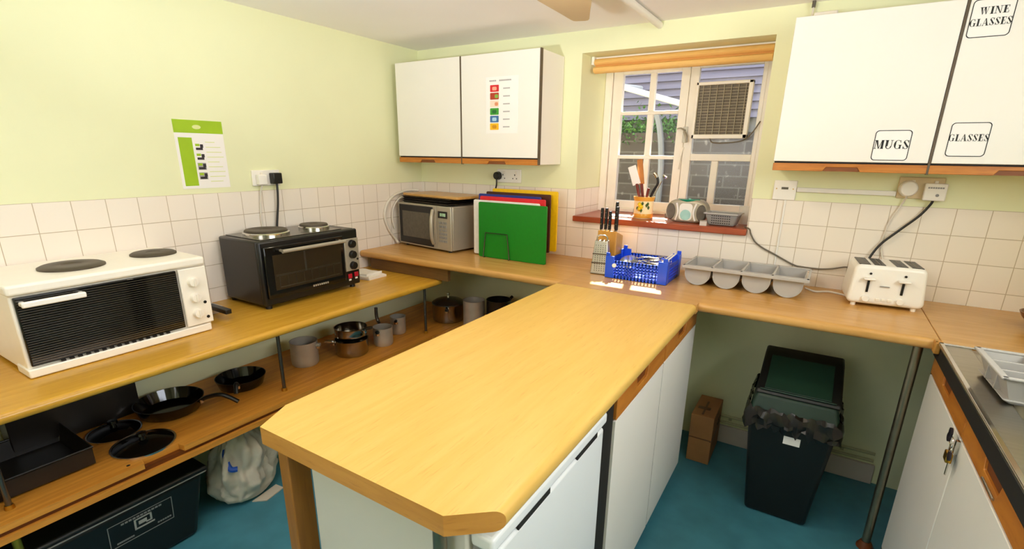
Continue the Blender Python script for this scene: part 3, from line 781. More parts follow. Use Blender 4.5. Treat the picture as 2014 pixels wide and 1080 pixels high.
# local: front face at x=0, depth to -x, y from -.28 to .28
obj('body', box(B(), -.36, -.012, -.278, .278, .012, .262), 'cream', t, bevel=.006)
obj('hob_top', box(B(), -.365, .004, -.284, .284, .262, .295), 'cream', t, bevel=.009, seg=3)
obj('base_tray', box(B(), -.1, .006, -.282, .268, .002, .03), 'cream', t, bevel=.004)
d = obj('door_glass', box(B(), -.012, .0, -.27, .178, .036, .256), 'blackgloss', t, bevel=.003)
bm = B()
for k in range(27):
    z = .044 + k * .0077; box(bm, .0, .0012, -.266, .174, z, z + .0022)
obj('door_ribs', bm, 'darksteel', d)
bm = B()
for k in range(15): box(bm, -.002, .003, -.2 + k * .022, -.2 + k * .022 + .012, .031, .0365)
obj('vent_teeth', bm, 'black', d)
bm = B(); box(bm, .02, .034, -.262, -.105, .228, .246); box(bm, 0, .03, -.262, -.248, .230, .244); box(bm, 0, .03, -.119, -.105, .230, .244)
obj('door_handle', bm, 'whiteplastic', d, bevel=.004)
pnl = obj('control_panel', box(B(), -.012, .003, .184, .281, .034, .258), 'cream', t, bevel=.003)
for k in range(3):
    z = .205 - k * .062
    bm = cyl(B(), (.003, .225, z), (.022, .225, z), .019, .016, n=22); box(bm, .0218, .027, .222, .228, z - .016, z + .016)
    obj('knob', bm, 'cream', pnl, bevel=.0015)
bm = B(); cyl(bm, (.003, .259, .118), (.0045, .259, .118), .006, n=14); cyl(bm, (.003, .262, .058), (.0045, .262, .058), .006, n=14)
obj('indicator', bm, 'black', pnl)
for x, yy_, r in ((-.285, -.065, .092), (-.305, .195, .076)):
    h = obj('hob_plate', lathe(B(), [(0, .303), (r * .3, .303), (r * .32, .3045), (r * .9, .3045), (r, .300), (r, .295), (0, .295)], c=(x + .115, yy_, 0), n=40), 'hob', t)
for yy_ in (-.24, .24): obj('foot', cyl(B(), (-.3, yy_, 0), (-.3, yy_, .012), .012), 'black', t)
t = thing('grill_pan', 'small pan tucked beside the white oven with black bar handle showing', 'pan', (.16, -1.60, HL))
obj('pan', frustum(B(), (-.135, .03, -.055, .045), (-.14, .035, -.06, .05), .0, .03), 'alu', t, bevel=.003)
obj('handle', prism(B(), rrect(.02, .165, -.012, .014, .004), 'z', .028, .048), 'black', t, bevel=.003)

# black tabletop oven
t = thing('black_oven', 'black tabletop oven with two hob plates and glass door', 'oven', (.335, -1.168, HL), 0)
obj('body', box(B(), -.305, -.02, -.272, .272, .018, .308), 'blackenamel', t, bevel=.008)
obj('front_frame', box(B(), -.02, .0, -.272, .272, .018, .308), 'black', t, bevel=.008)
obj('hob_surround', box(B(), -.3, -.03, -.24, .2, .3085, .3115), 'darksteel', t, bevel=.001)
d = obj('door', box(B(), .0, .014, -.258, .168, .052, .284), 'blackgloss', t, bevel=.004)
obj('door_window', box(B(), .0138, .0148, -.222, .148, .086, .245), 'oven_in', d)
bm = B()
for z in (.15, .155): box(bm, .0149, .0155, -.215, .14, z - .001, z + .001)
for k in range(9): box(bm, .0149, .0155, -.2 + k * .042, -.198 + k * .042, .10, .152)
box(bm, .0149, .0156, -.065, -.055, .15, .243); box(bm, .0149, .0156, -.2, .13, .096, .100)
obj('rack_wires', bm, 'darksteel', d)
bm = B(); cyl(bm, (.045, -.19, .262), (.045, .155, .262), .0085, n=14); cyl(bm, (.014, -.18, .262), (.045, -.18, .262), .006); cyl(bm, (.014, .145, .262), (.045, .145, .262), .006)
obj('door_handle', bm, 'silver', d)
bm = B()
for k in range(8): box(bm, .0141, .0147, -.03 + k * .0115, -.03 + k * .0115 + .008, .063, .072)
obj('name_plate', bm, 'silver', d)
pnl = obj('control_panel', box(B(), .0, .008, .178, .268, .095, .262), 'silver', t, bevel=.003)
for z in (.235, .18, .123):
    kn = obj('knob', cyl(B(), (.008, .222, z), (.026, .222, z), .0215, .0185, n=22), 'black', pnl, bevel=.002)
obj('power_dot', cyl(B(), (.008, .255, .152), (.0095, .255, .152), .006, n=12), 'black', pnl)
bm = B()
for y_, z in ((.203, .068), (.244, .072)): box(bm, .0, .006, y_ - .012, y_ + .012, z - .012, z + .012)
obj('rocker_switch', bm, 'redlight', t, bevel=.002)
bm = B()
for y_, z in ((.203, .048), (.244, .052)): box(bm, .0, .003, y_ - .007, y_ + .007, z - .004, z + .004)
obj('switch_mark', bm, 'whiteplastic', t)
for x, yy_, r in ((-.165, -.122, .096), (-.152, .130, .070)):
    h = obj('hob_plate', lathe(B(), [(0, .334), (r * .28, .334), (r * .3, .3355), (r * .92, .3355), (r * .97, .331), (r * .97, .3115), (0, .3115)], c=(x, yy_, 0), n=40), 'hob', t)
    obj('chrome_ring', lathe(B(), [(r * .98, .3115), (r * 1.06, .3115), (r * 1.06, .322), (r * .98, .326)], c=(x, yy_, 0), n=40), 'chrome', h)
for yy_ in (-.24, .24):
    for x in (-.3, -.03): obj('foot', cyl(B(), (x, yy_, 0), (x, yy_, .018), .014), 'black', t)

# folded cloth next to the black oven
bm = B()
for k, (dx, dy, w, h_) in enumerate(((0, 0, .17, .13), (.008, -.006, .165, .12), (-.004, .004, .15, .115))):
    z = HL + .0005 + k * .009
    n = 7; g = [[bm.verts.new((.08 + dx + w * i / n, -.83 + dy + h_ * j / n + .03 * i / n, z + .009 + random.uniform(0, .006))) for j in range(n + 1)] for i in range(n + 1)]
    b_ = [[bm.verts.new((v.co.x, v.co.y, z)) for v in row] for row in g]
    for i in range(n):
        for j in range(n):
            bm.faces.new((g[i][j], g[i + 1][j], g[i + 1][j + 1], g[i][j + 1])); bm.faces.new((b_[i][j], b_[i][j + 1], b_[i + 1][j + 1], b_[i + 1][j]))
    for i in range(n):
        bm.faces.new((g[i][0], b_[i][0], b_[i + 1][0], g[i + 1][0])); bm.faces.new((g[i][n], g[i + 1][n], b_[i + 1][n], b_[i][n]))
        bm.faces.new((g[0][i], g[0][i + 1], b_[0][i + 1], b_[0][i])); bm.faces.new((g[n][i], b_[n][i], b_[n][i + 1], g[n][i + 1]))
tag(obj('folded_cloth', bm, 'cloth', smooth=60), 'white folded cloth lying beside the black oven', 'cloth').location = (.035, .01, 0)

# ------------------------------------------------------------------ microwave with trays and board on top
t = thing('microwave', 'silver microwave oven in the back left corner', 'microwave', (.045, -.285, H), -8.5)
W_, Dp, Hh = .485, .245, .262
obj('body', box(B(), 0, W_, .015, Dp, .012, .012 + Hh), 'silver', t, bevel=.005)
fr_ = obj('front_panel', box(B(), 0, W_, 0, .015, .012, .012 + Hh), 'silver', t, bevel=.005)
d = obj('door', box(B(), .012, .335, -.008, .0, .022, .264), 'black', t, bevel=.004)
obj('door_window', box(B(), .045, .305, -.010, -.0078, .065, .225), 'darkgrey', d, bevel=.002)
tube(bm := B(), [(.338, -.008, .045), (.348, -.03, .085), (.352, -.036, .145), (.348, -.03, .205), (.338, -.008, .248)], .011, 12)
obj('door_handle', bm, 'silver', d)
obj('door_surround', box(B(), .002, .36, -.004, -.0005, .014, .270), 'silver', t, bevel=.003)
dsp = obj('display', box(B(), .378, .455, -.004, 0, .205, .245), 'blackgloss', t)
bm = B()
for k, x in enumerate((.398, .411, .424, .436)): box(bm, x, x + .006, -.0045, -.004, .216, .234)
obj('digits', bm, 'clock', dsp)
bm = B()
for r_ in range(6):
    for c_ in range(3): box(bm, .382 + c_ * .024, .382 + c_ * .024 + .019, -.0035, 0, .06 + r_ * .022, .06 + r_ * .022 + .014)
obj('keypad', bm, 'greyb', t, bevel=.001)
mwv = t
for x in (.04, W_ - .04):
    for y_ in (.03, Dp - .03): obj('foot', cyl(B(), (x, y_, 0), (x, y_, .012), .012), 'black', t)
zb = H + .012 + Hh + .0005
for k in range(3):
    tr_ = thing('baking_tray', ['black baking tray directly on the microwave top', 'black baking tray second up on the microwave', 'black baking tray just under the wooden board'][k], 'baking tray', (.05, -.275, zb + k * .013), -8.5 + (k - 1) * 1.5, 'baking trays on the microwave')
    bm = frustum(B(), (.03, .44, .01, .225), (.015, .455, 0, .235), 0, .0125)
    obj('pan', bm, 'blackenamel', tr_, bevel=.002)
cb_ = tag(obj('chopping_board', prism(B(), rrect(0, .50, 0, .255, .02), 'z', 0, .016), 'topwoodX', bevel=.004), 'wooden chopping board lying on top of the microwave', 'chopping board')
cb_.location = (.055, -.262, zb + .0395); cb_.rotation_euler = (0, 0, math.radians(-7))
minv = (Matrix.Translation((.045, -.285, H)) @ Matrix.Rotation(math.radians(-8.5), 4, 'Z')).inverted()
tube(bm := B(), [(.075, -.12, 1.262), (.03, -.15, 1.265), (.012, -.20, 1.258), (.011, -.288, 1.235), (.011, -.350, 1.191), (.011, -.379, 1.114), (.012, -.352, 1.03), (.02, -.300, .955), (.04, -.30, .935)], .0085)
obj('thick_cord', bm, 'cordwhite', mwv).matrix_parent_inverse = minv
tube(bm := B(), [(.07, -.2, 1.215), (.045, -.21, 1.226), (.02, -.25, 1.215), (.012, -.30, 1.16), (.012, -.315, 1.09), (.015, -.30, 1.03)], .006)
obj('thin_cord', bm, 'cordwhite', mwv).matrix_parent_inverse = minv

# ------------------------------------------------------------------ colour coded boards in a wire rack
specs = [('green', -.312, .697, 1.136, .926, 1.239), ('white_b', -.278, .638, 1.072, .932, 1.246), ('red', -.250, .664, 1.092, .950, 1.266),
         ('blue', -.212, .628, 1.043, .962, 1.276), ('brown', -.165, .650, 1.080, .962, 1.287), ('yellow', -.125, .668, 1.104, .966, 1.303)]
nm = dict(green='green plastic chopping board at the front of the rack', white_b='white plastic chopping board second in the rack', red='red plastic chopping board third in the rack',
          blue='blue plastic chopping board between the red and brown boards', brown='brown plastic chopping board in front of the yellow board', yellow='yellow plastic chopping board at the back of the rack')
for k, y_, x0, x1, z0, z1 in specs:
    o = tag(obj('plastic_board', prism(B(), rrect(x0, x1, z0, z1, .008), 'y', y_ - .006, y_ + .006), 'board_' + k, bevel=.0015), nm[k], 'chopping board', 'colour coded chopping boards')
t = thing('board_rack', 'dark wire rack holding the coloured chopping boards', 'rack')
hz_ = H + .145
for y_ in (-.328, -.294, -.264, -.231, -.19, -.145, -.10):
    a = .752 + (y_ + .328) * -.25; b = a + .145
    obj('wire_hoop', tube(B(), [(a - .016, y_, H + .004), (a, y_, hz_), (b, y_, hz_), (b + .016, y_, H + .004)], .0032, smooth=False), 'darksteel', t)
bm = B()
for x in (.742, .91): cyl(bm, (x, -.332, H + .0035), (x, -.08, H + .0035), .0032, n=8)
obj('base_wire', bm, 'darksteel', t)

# ------------------------------------------------------------------ knife block, grater
t = thing('knife_block', 'light wooden knife block standing behind the box grater', 'knife block', (1.40, -.18, H))
prism(bm := B(), [(-.055, 0), (.045, 0), (.045, .175), (-.055, .205)], 'x', -.005, .098)
obj('block', bm, 'blockwood', t, bevel=.004)
bm = B()
for x, y_ in ((.008, -.03), (.03, -.03), (.052, -.028), (.075, 0.0), (.088, -.03)): box(bm, x - .006, x + .006, y_ - .012, y_ + .012, .196, .2056)
for k, (x, y_, L, lab) in enumerate(((.006, -.035, .125, 'black handled knife at the left end of the knife block'), (.027, -.03, .125, 'black handled knife second from the left end of the block'),
        (.047, -.028, .11, 'short black handled knife in the middle of the block'), (.066, .012, .155, 'tall black handled knife standing above the others in the block'), (.085, -.03, .135, 'black handled knife at the right end of the knife block'))):
    kn = thing('kitchen_knife', lab, 'knife', (1.40 + x, -.18 + y_, H + .192), 0, 'knives in the wooden block')
    obj('handle', prism(B(), rrect(-.0065, .0065, -.011, .011, .005), 'z', .016, L), 'black', kn, bevel=.002)
    obj('bolster', box(B(), -.005, .005, -.009, .009, -.0, .018), 'chrome', kn)
    bm2 = B()
    for z in (.35, .6, .82): cyl(bm2, (0, -.0115, L * z), (0, -.0108, L * z), .002, n=8)
    obj('rivets', bm2, 'chrome', kn)
bm.free()
t = thing('box_grater', 'steel box grater standing left of the blue crate', 'grater', (1.455, -.318, H), 8)
obj('body', frustum(B(), (-.045, .045, -.035, .035), (-.032, .032, -.022, .022), .002, .168), 'steel', t, bevel=.003)
bm = B()
for r_ in range(13):
    for c_ in range(5):
        z = .02 + r_ * .0105
        f_ = .035 - .013 * z / .168
        cyl(bm, (-.024 + c_ * .012, -f_ + .001, z), (-.024 + c_ * .012, -f_ - .0022, z + .001), .0034, .0016, n=6)
obj('teeth', bm, 'darksteel', t)
bm = B(); box(bm, -.040, .040, -.037, -.0345 + .002, .055, .062); box(bm, -.037, .037, -.0325, -.030, .10, .106)
obj('side_bands', bm, 'darksteel', t)
obj('top_grip', tube(B(), [(-.026, 0, .168), (-.022, 0, .188), (0, 0, .194), (.022, 0, .188), (.026, 0, .168)], .004), 'steel', t)

# ------------------------------------------------------------------ blue crate with utensils
t = thing('blue_crate', 'blue plastic lattice crate of utensils on the back worktop', 'crate', (0, 0, 0))
cx0, cx1, cyf, cyb = 1.508, 1.805, -.388, -.135
obj('floor_panel', box(B(), cx0 + .004, cx1 - .004, cyf + .004, cyb - .004, H + .001, H + .006), 'crate', t)
def lattice(axis, a0, a1, p0, p1, z0, z1, nx, nz):
    bm = B()
    def bx(u0, u1, za, zb_):
        if axis == 'x': box(bm, u0, u1, p0, p1, za, zb_)
        else: box(bm, p0, p1, u0, u1, za, zb_)
    bx(a0, a1, z0, z0 + .010); bx(a0, a1, z1 - .010, z1)
    for k in range(1, nz): z = z0 + (z1 - z0) * k / nz; bx(a0, a1, z - .0025, z + .0025)
    for k in range(nx + 1):
        u = a0 + (a1 - a0) * k / nx; w = .014 if k in (0, nx) else .003
        bx(max(a0, u - w), min(a1, u + w), z0, z1)
    return bm
obj('front_lattice', lattice('x', cx0, cx1, cyf, cyf + .005, H + .001, H + .088, 18, 6), 'crate', t)
obj('back_lattice', lattice('x', cx0, cx1, cyb - .005, cyb, H + .001, H + .088, 18, 6), 'crate', t)
obj('side_lattice', lattice('y', cyf, cyb, cx0, cx0 + .005, H + .001, H + .088, 14, 6), 'crate', t)
obj('side_lattice', lattice('y', cyf, cyb, cx1 - .005, cx1, H + .001, H + .088, 14, 6), 'crate', t)
for x, sx_ in ((cx0, 1), (cx1, -1)):
    for y_, sy2 in ((cyf, 1), (cyb, -1)):
        bm = B()
        box(bm, x - sx_ * .002, x + sx_ * .042, y_ - sy2 * .002, y_ + sy2 * .007, H + .001, H + .108); box(bm, x - sx_ * .002, x + sx_ * .007, y_ + sy2 * .007, y_ + sy2 * .04, H + .001, H + .108)
        box(bm, x, x + sx_ * .02, y_ - sy2 * .001, y_ + sy2 * .006, H + .108, H + .124)
        obj('corner_post', bm, 'crate', t, bevel=.002)
obj('white_stud', cyl(B(), (cx0 + .045, cyf - .007, H + .065), (cx0 + .045, cyf - .0, H + .065), .010, n=16), 'whiteplastic', t)
# utensils in the crate
t = thing('ladle', 'steel ladle bowl turned up in the blue crate', 'ladle', (1.60, -.30, H + .045))
obj('bowl', lathe(B(), [(0, 0), (.02, .004), (.038, .018), (.045, .04), (.043, .041), (.036, .021), (.019, .008), (0, .004)], mx=Matrix.Rotation(.6, 3, 'X')), 'steel', t)
obj('handle', tube(B(), [(.03, .02, .045), (.07, .05, .05), (.12, .07, .045)], .004), 'steel', t)
spots = [(1.70, -.30, .1, 'spoon'), (1.70, -.23, 1.1, 'spoon'), (1.725, -.28, .2, 'spoon'), (1.68, -.20, -.4, 'whisk'), (1.74, -.21, .8, 'spoon'), (1.58, -.22, 2.0, 'spoon')]
labs = ['steel serving spoon next to the ladle in the blue crate', 'steel serving spoon crossing the middle of the blue crate', 'steel serving spoon near the front right of the blue crate', 'wire whisk at the back of the blue crate', 'steel serving spoon at the right end of the blue crate', 'steel serving spoon at the back left of the blue crate']
for (x, y_, a, kind_), lb in zip(spots, labs):
    z = H + .062 + random.uniform(0, .02)
    u = thing('serving_spoon' if kind_ == 'spoon' else 'wire_whisk', lb, kind_, (x, y_, z), math.degrees(a), 'utensils in the blue crate')
    if kind_ == 'spoon':
        sp_b = lathe(B(), [(0, -.008), (.012, -.005), (.02, .002), (.019, .0035), (.011, -.003), (0, -.006)], n=20)
        o = obj('bowl', sp_b, 'steel', u); o.scale = (1.6, 1, 1)
        obj('handle', tube(B(), [(-.028, 0, .002), (-.06, 0, .01), (-.1, .01, .004)], .003), 'steel', u)
    else:
        for q in range(6):
            an = PI * q / 6
            obj('wire', tube(B(), [(0, 0, 0), (.03, .018 * math.cos(an), .018 * math.sin(an)), (.07, .026 * math.cos(an), .026 * math.sin(an)), (.09, 0, 0)], .0012, 6), 'chrome', u)
        obj('handle', cyl(B(), (-.07, 0, 0), (0, 0, 0), .006), 'darksteel', u)
t = thing('tongs', 'white handled tongs leaning along the right side of the crate', 'tongs', (0, 0, 0))
obj('arm', tube(B(), [(1.765, -.33, H + .085), (1.778, -.25, H + .10), (1.786, -.17, H + .113)], .004), 'whiteplastic', t)
obj('arm', tube(B(), [(1.752, -.32, H + .082), (1.762, -.25, H + .098), (1.772, -.17, H + .108)], .004), 'whiteplastic', t)

# ------------------------------------------------------------------ grey tray with four rounded troughs
t = thing('cutlery_tray', 'grey cutlery tray with four rounded troughs on the back worktop', 'cutlery tray', (1.855, -.31, H), -1)
Lx, Ly = .515, .265
rimz = .092
for k in range(4):
    cx = .066 + k * .1245
    pts_o, pts_i = [], []
    for i in range(17):
        a = PI + PI * i / 16
        pts_o.append((cx + .057 * math.cos(a), .056 + .055 * math.sin(a))); pts_i.append((cx + .0535 * math.cos(a), .056 + .0515 * math.sin(a)))
    po = [(cx - .059, rimz - .006)] + pts_o + [(cx + .059, rimz - .006)]
    pi_ = [(cx - .0555, rimz - .006)] + pts_i + [(cx + .0555, rimz - .006)]
    tr_bm = B()
    for i in range(len(po) - 1):
        prism(tr_bm, [po[i], po[i + 1], pi_[i + 1], pi_[i]], 'y', .030, Ly - .02)
    prism(tr_bm, po, 'y', .022, .030); prism(tr_bm, po, 'y', Ly - .02, Ly - .014)
    tr_o = obj('trough', tr_bm, 'grey', t)
    rimo = B()
    for i in range(len(pts_o) - 1): prism(rimo, [pts_o[i], pts_o[i + 1], pts_i[i + 1], pts_i[i]], 'y', .018, .022)
    obj('trough_rim', rimo, 'grey', tr_o)
bm = B()
for x0, x1, y0, y1 in ((0, Lx, 0, .028), (0, Lx, Ly - .02, Ly), (0, .010, 0, Ly), (Lx - .010, Lx, 0, Ly)): box(bm, x0, x1, y0, y1, rimz - .007, rimz)
for k in range(3): x = .066 + .062 + k * .1245; box(bm, x - .005, x + .005, 0, Ly, rimz - .007, rimz)
box(bm, -.002, Lx + .002, -.004, .003, rimz - .014, rimz)
obj('rim', bm, 'grey', t, bevel=.002)
bm = B()
for k in range(4): box(bm, .2 + k * .02, .21 + k * .02, Ly - .021, Ly - .0199, .07, .075)
bm.free()
t2 = thing('teaspoon', 'small dark handled spoon in the left trough of the grey tray', 'spoon', (1.93, -.2, H + .0075))
obj('handle', cyl(B(), (0, -.04, .004), (.01, .05, .02), .004), 'black', t2)

# ------------------------------------------------------------------ toaster
t = thing('toaster', 'white four slot toaster on the right end of the back worktop', 'toaster', (2.63, -.16, H), 5)
prof = rrect(-.125, .125, .012, .17, .022)
def taper(bm):
    for v in bm.verts:
        f = (v.co.z - .012) / .158
        v.co.x *= 1.04 - .10 * f
        v.co.y = v.co.y * (1.0 - .10 * f)
    return bm
obj('shell', taper(prism(B(), prof, 'y', -.1, .1)), 'whiteplastic', t, bevel=.014, seg=4)
for k, x in enumerate((-.086, -.036, .036, .086)):
    s_ = obj('slot', box(B(), x - .019, x + .019, -.078, .078, .168, .1712), 'black', t)
    obj('slot_wire', box(B(), x - .001, x + .001, -.076, .076, .171, .1718), 'darksteel', s_)
bm = B()
for x in (-.066, .048): 
    obj('lever_slot', box(B(), x - .004, x + .004, -.1005, -.0965, .062, .115), 'black', t)
    obj('lever', box(B(), x - .02, x + .02, -.121, -.0985, .113, .122), 'whiteplastic', t, bevel=.003)
    obj('browning_dot', cyl(B(), (x + .002, -.0985, .137), (x + .002, -.0955, .137), .0045, n=12), 'black', t)
    obj('control_knob', cyl(B(), (x, -.112, .036), (x, -.1, .036), .013, n=20), 'whiteplastic', t, bevel=.002)
bm.free()
bm = B()
for x in (-.025, -.005, .015): box(bm, x - .007, x + .007, -.1035, -.1, .03, .04)
obj('buttons', bm, 'cream', t, bevel=.001)
obj('name_plate', box(B(), -.026, .006, -.1010, -.0978, .088, .091), 'greyb', t)
for x in (-.1, .1):
    for y_ in (-.08, .08): obj('foot', cyl(B(), (x, y_, 0), (x, y_, .013), .009), 'cream', t)

# ------------------------------------------------------------------ window sill things
SZ = 1.166
t = thing('utensil_crock', 'cream lemon painted crock of utensils on the window sill', 'crock', (1.512, .13, SZ))
obj('pot', lathe(B(), [(0, 0), (.052, 0), (.054, .012), (.052, .03), (.053, .10), (.058, .118), (.054, .118), (.049, .1), (.049, .02), (0, .012)]), 'ceramic', t)
bm = B(); lathe(bm, [(.0545, .004), (.0555, .008), (.0535, .026), (.052, .026)], n=32); obj('base_band', bm, 'orangeband', t)
bm = B(); lathe(bm, [(.0535, .095), (.058, .112), (.0585, .117), (.056, .1185)], n=32); obj('rim_band', bm, 'orangeband', t)
bm = B()
for a, z in ((-1.72, .076), (-1.52, .064), (-1.70, .052)):
    lathe(bm, [(0, -.014), (.009, -.007), (.012, 0), (.009, .009), (0, .015)], c=(.052 * math.cos(a), .052 * math.sin(a), z), n=12)
obj('painted_lemons', bm, 'lemon', t)
bm = B()
for a, z in ((-1.95, .055), (-1.4, .082), (-.85, .08), (-.75, .06), (-1.5, .045), (-.98, .072)):
    lathe(bm, [(0, -.012), (.006, -.003), (.007, .003), (0, .012)], c=(.0525 * math.cos(a), .0525 * math.sin(a), z), n=10)
obj('painted_leaves', bm, 'leafglaze', t)
U = 'utensils in the crock'
u = thing('spatula', 'white bladed spatula with dark red handle leaning left in the crock', 'spatula', (1.512, .13, SZ), 0, U)
obj('handle', tube(B(), [(.0, 0, .02), (-.035, -.0, .135), (-.05, -.0, .185)], .008, smooth=False), 'redwood', u)
mxs = Matrix.Translation((-.05, 0, .18)) @ Matrix.Rotation(-.36, 4, 'Y')
obj('blade', box(B(), -.022, .024, -.004, .004, 0, .105, mxs), 'paper', u, bevel=.003)
u = thing('wooden_spatula', 'flat wooden spatula standing in the crock', 'spatula', (1.512, .145, SZ), 0, U)
mxs = Matrix.Translation((.0, 0, .02)) @ Matrix.Rotation(-.16, 4, 'Y')
obj('handle', box(B(), -.008, .008, -.004, .004, 0, .17, mxs), 'redwood', u, bevel=.002)
obj('blade', box(B(), -.017, .015, -.004, .004, .165, .30, mxs), 'spoonwood', u, bevel=.003)
u = thing('kitchen_tongs', 'black and steel tongs leaning right in the crock', 'tongs', (1.512, .12, SZ), 0, U)
obj('handle', tube(B(), [(.01, 0, .03), (.045, 0, .14), (.07, 0, .19), (.064, 0, .225)], .007), 'black', u)
obj('head', tube(B(), [(.064, 0, .222), (.056, 0, .235), (.045, 0, .245)], .009), 'chrome', u)
u = thing('metal_spoon', 'steel spoon leaning far right in the crock', 'spoon', (1.512, .14, SZ), 0, U)
obj('handle', tube(B(), [(.02, 0, .03), (.06, 0, .15), (.085, 0, .205)], .004), 'chrome', u)
o = obj('bowl', lathe(B(), [(0, -.004), (.012, -.002), (.016, .003), (.013, .006), (0, .004)], n=16, c=(.0, 0, 0)), 'chrome', u); o.location = (.098, 0, .225); o.scale = (1, .5, 1.7); o.rotation_euler = (0, .5, 0)
u = thing('peeler', 'dark red handled peeler in the middle of the crock', 'peeler', (1.512, .105, SZ), 0, U)
obj('handle', tube(B(), [(.012, 0, .03), (.022, 0, .13), (.027, 0, .165)], .007), 'redwood', u)

t = thing('radio', 'silver portable radio with teal window on the sill', 'radio', (1.762, .10, SZ), -2)
bm = B(); prism(bm, rrect(-.105, .105, 0, .118, .055), 'y', -.045, .045)
obj('body', bm, 'silver', t, bevel=.014, seg=3)
bm = lathe(B(), [(0, .004), (.055, .004), (.058, 0), (.05, -.01), (0, -.01)], n=32, c=(0, 0, 0)); o = obj('top_lid', bm, 'teal', t); o.location = (0, -.005, .116); o.scale = (1, .75, 1)
for sx_ in (-1, 1):
    o = obj('speaker', lathe(B(), [(0, .004), (.03, .004), (.034, 0), (.03, -.01), (0, -.01)], n=28), 'darkgrey', t); o.location = (sx_ * .078, -.044, .055); o.rotation_euler = (PI / 2, 0, 0); o.scale = (.72, 1.25, 1)
    obj('trim_band', tube(B(), [(sx_ * .05, -.046, .012), (sx_ * .040, -.05, .055), (sx_ * .05, -.046, .10)], .005), 'whiteplastic', t)
o = obj('dial', lathe(B(), [(0, .003), (.026, .003), (.028, 0), (0, 0)], n=28), 'tealpale', t); o.location = (0, -.0455, .04); o.rotation_euler = (PI / 2, 0, 0)
obj('dial_panel', prism(B(), rrect(-.034, .034, .012, .1, .02), 'y', -.0462, -.044), 'whiteplastic', t)

t = thing('grey_basket', 'grey plastic perforated basket at the right end of the sill', 'basket', (1.945, .075, SZ), -4)
bm = B()
lo, hi = (-.062, .062, -.045, .045), (-.078, .078, -.058, .058)
frustum(bm, lo, hi, .001, .06); 
obj('tub', bm, 'greyb', t, bevel=.008, seg=3)
bm = B()
for r_ in range(4):
    for c_ in range(9):
        z = .012 + r_ * .012; yv = -(.045 + .013 * z / .06) - .0008
        box(bm, -.045 + c_ * .0105, -.045 + c_ * .0105 + .006, yv, yv + .002, z, z + .006)
obj('holes', bm, 'darkgap', t)
bm = B()
for x0, x1, y0, y1 in ((-.084, .084, -.064, -.056), (-.084, .084, .056, .064), (-.084, -.076, -.064, .064), (.076, .084, -.064, .064)): box(bm, x0, x1, y0, y1, .057, .065)
obj('rim', bm, 'grey', t, bevel=.002)
t = thing('tumbler', 'clear pale tumbler behind the grey basket on the sill', 'tumbler', (2.03, .20, SZ))
obj('wall', lathe(B(), [(0, 0), (.027, 0), (.034, .09), (.031, .09), (.025, .006), (0, .006)], n=24), 'pvc', t)
def slip(name, label, x0, x1, y0, y1, m='paper', h=.002, cat='paper', rot=0):
    o = tag(obj(name, box(B(), -(x1 - x0) / 2, (x1 - x0) / 2, -(y1 - y0) / 2, (y1 - y0) / 2, 0, h), m), label, cat)
    o.location = ((x0 + x1) / 2, (y0 + y1) / 2, SZ); o.rotation_euler = (0, 0, rot); return o
slip('paper_slip', 'white paper on the sill left of the crock', 1.32, 1.43, .06, .22, rot=.2)
slip('crumpled_tissue', 'white crumpled tissue on the sill between crock and radio', 1.59, 1.655, .02, .09, h=.014, cat='tissue', rot=.3)
slip('small_packet', 'pinkish white packet on the sill between radio and basket', 1.845, 1.878, -.01, .04, m='skirt', h=.022, cat='packet', rot=.2)
tag(obj('small_jar', lathe(B(), [(0, 0), (.018, 0), (.019, .03), (.012, .04), (0, .04)], c=(1.425, .28, SZ), n=20), 'greyb'), 'small grey jar on the sill behind the knife handles', 'jar')
tag(obj('grey_lid', lathe(B(), [(0, 0), (.02, 0), (.02, .018), (0, .02)], c=(1.62, .26, SZ), n=20), 'greyb'), 'small grey lid on the sill behind the radio', 'pot')  # low disc modelling a loose lid

# ------------------------------------------------------------------ bin, cardboard box, pipes
t = thing('pedal_bin', 'black kitchen bin with dark green lid under the back worktop', 'bin')
obj('body', frustum(B(), (2.286, 2.522, -.522, -.26), (2.243, 2.562, -.575, -.19), 0, .50), 'binblack', t, bevel=.015, seg=3)
bm = B()  # liner skirt, crumpled
N = 72; rings = []
loop = []
rr_ = rrect(2.238, 2.567, -.580, -.185, .03, 3)
for q in range(len(rr_)):
    a_, b_ = rr_[q], rr_[(q + 1) % len(rr_)]
    d_ = math.hypot(b_[0] - a_[0], b_[1] - a_[1]); m_ = max(1, round(d_ / .014))
    loop += [(a_[0] + (b_[0] - a_[0]) * k / m_, a_[1] + (b_[1] - a_[1]) * k / m_) for k in range(m_)]
cxm, cym = 2.4025, -.3825
for lv, (z, s) in enumerate(((.525, .99), (.512, 1.03), (.49, 1.05), (.472, 1.055), (.456, 1.06), (.442, 1.055))):
    rings.append([bm.verts.new((cxm + (p[0] - cxm) * s * (1 + random.uniform(-.035, .035)), cym + (p[1] - cym) * s * (1 + random.uniform(-.035, .035)), z + random.uniform(-.01, .01) * (2.2 if lv == 5 else .9))) for p in loop])
for a, b in zip(rings, rings[1:]):
    for i in range(len(loop)):
        j = (i + 1) % len(loop); bm.faces.new((a[i], a[j], b[j], b[i]))
obj('bin_liner', bm, 'liner', t, smooth=25)
bm = B(); frustum(bm, (2.24, 2.565, -.578, -.186), (2.262, 2.545, -.548, -.2), .50, .575)
lid = obj('lid', bm, 'bingreen', t, bevel=.012, seg=3)
bm = B()
prism(bm, [(-.548, .570), (-.544, .588), (-.30, .672), (-.225, .678), (-.205, .66), (-.2, .57)], 'x', 2.256, 2.556)
obj('lid_hood', bm, 'binblack', lid, bevel=.026, seg=3)
bm = B()
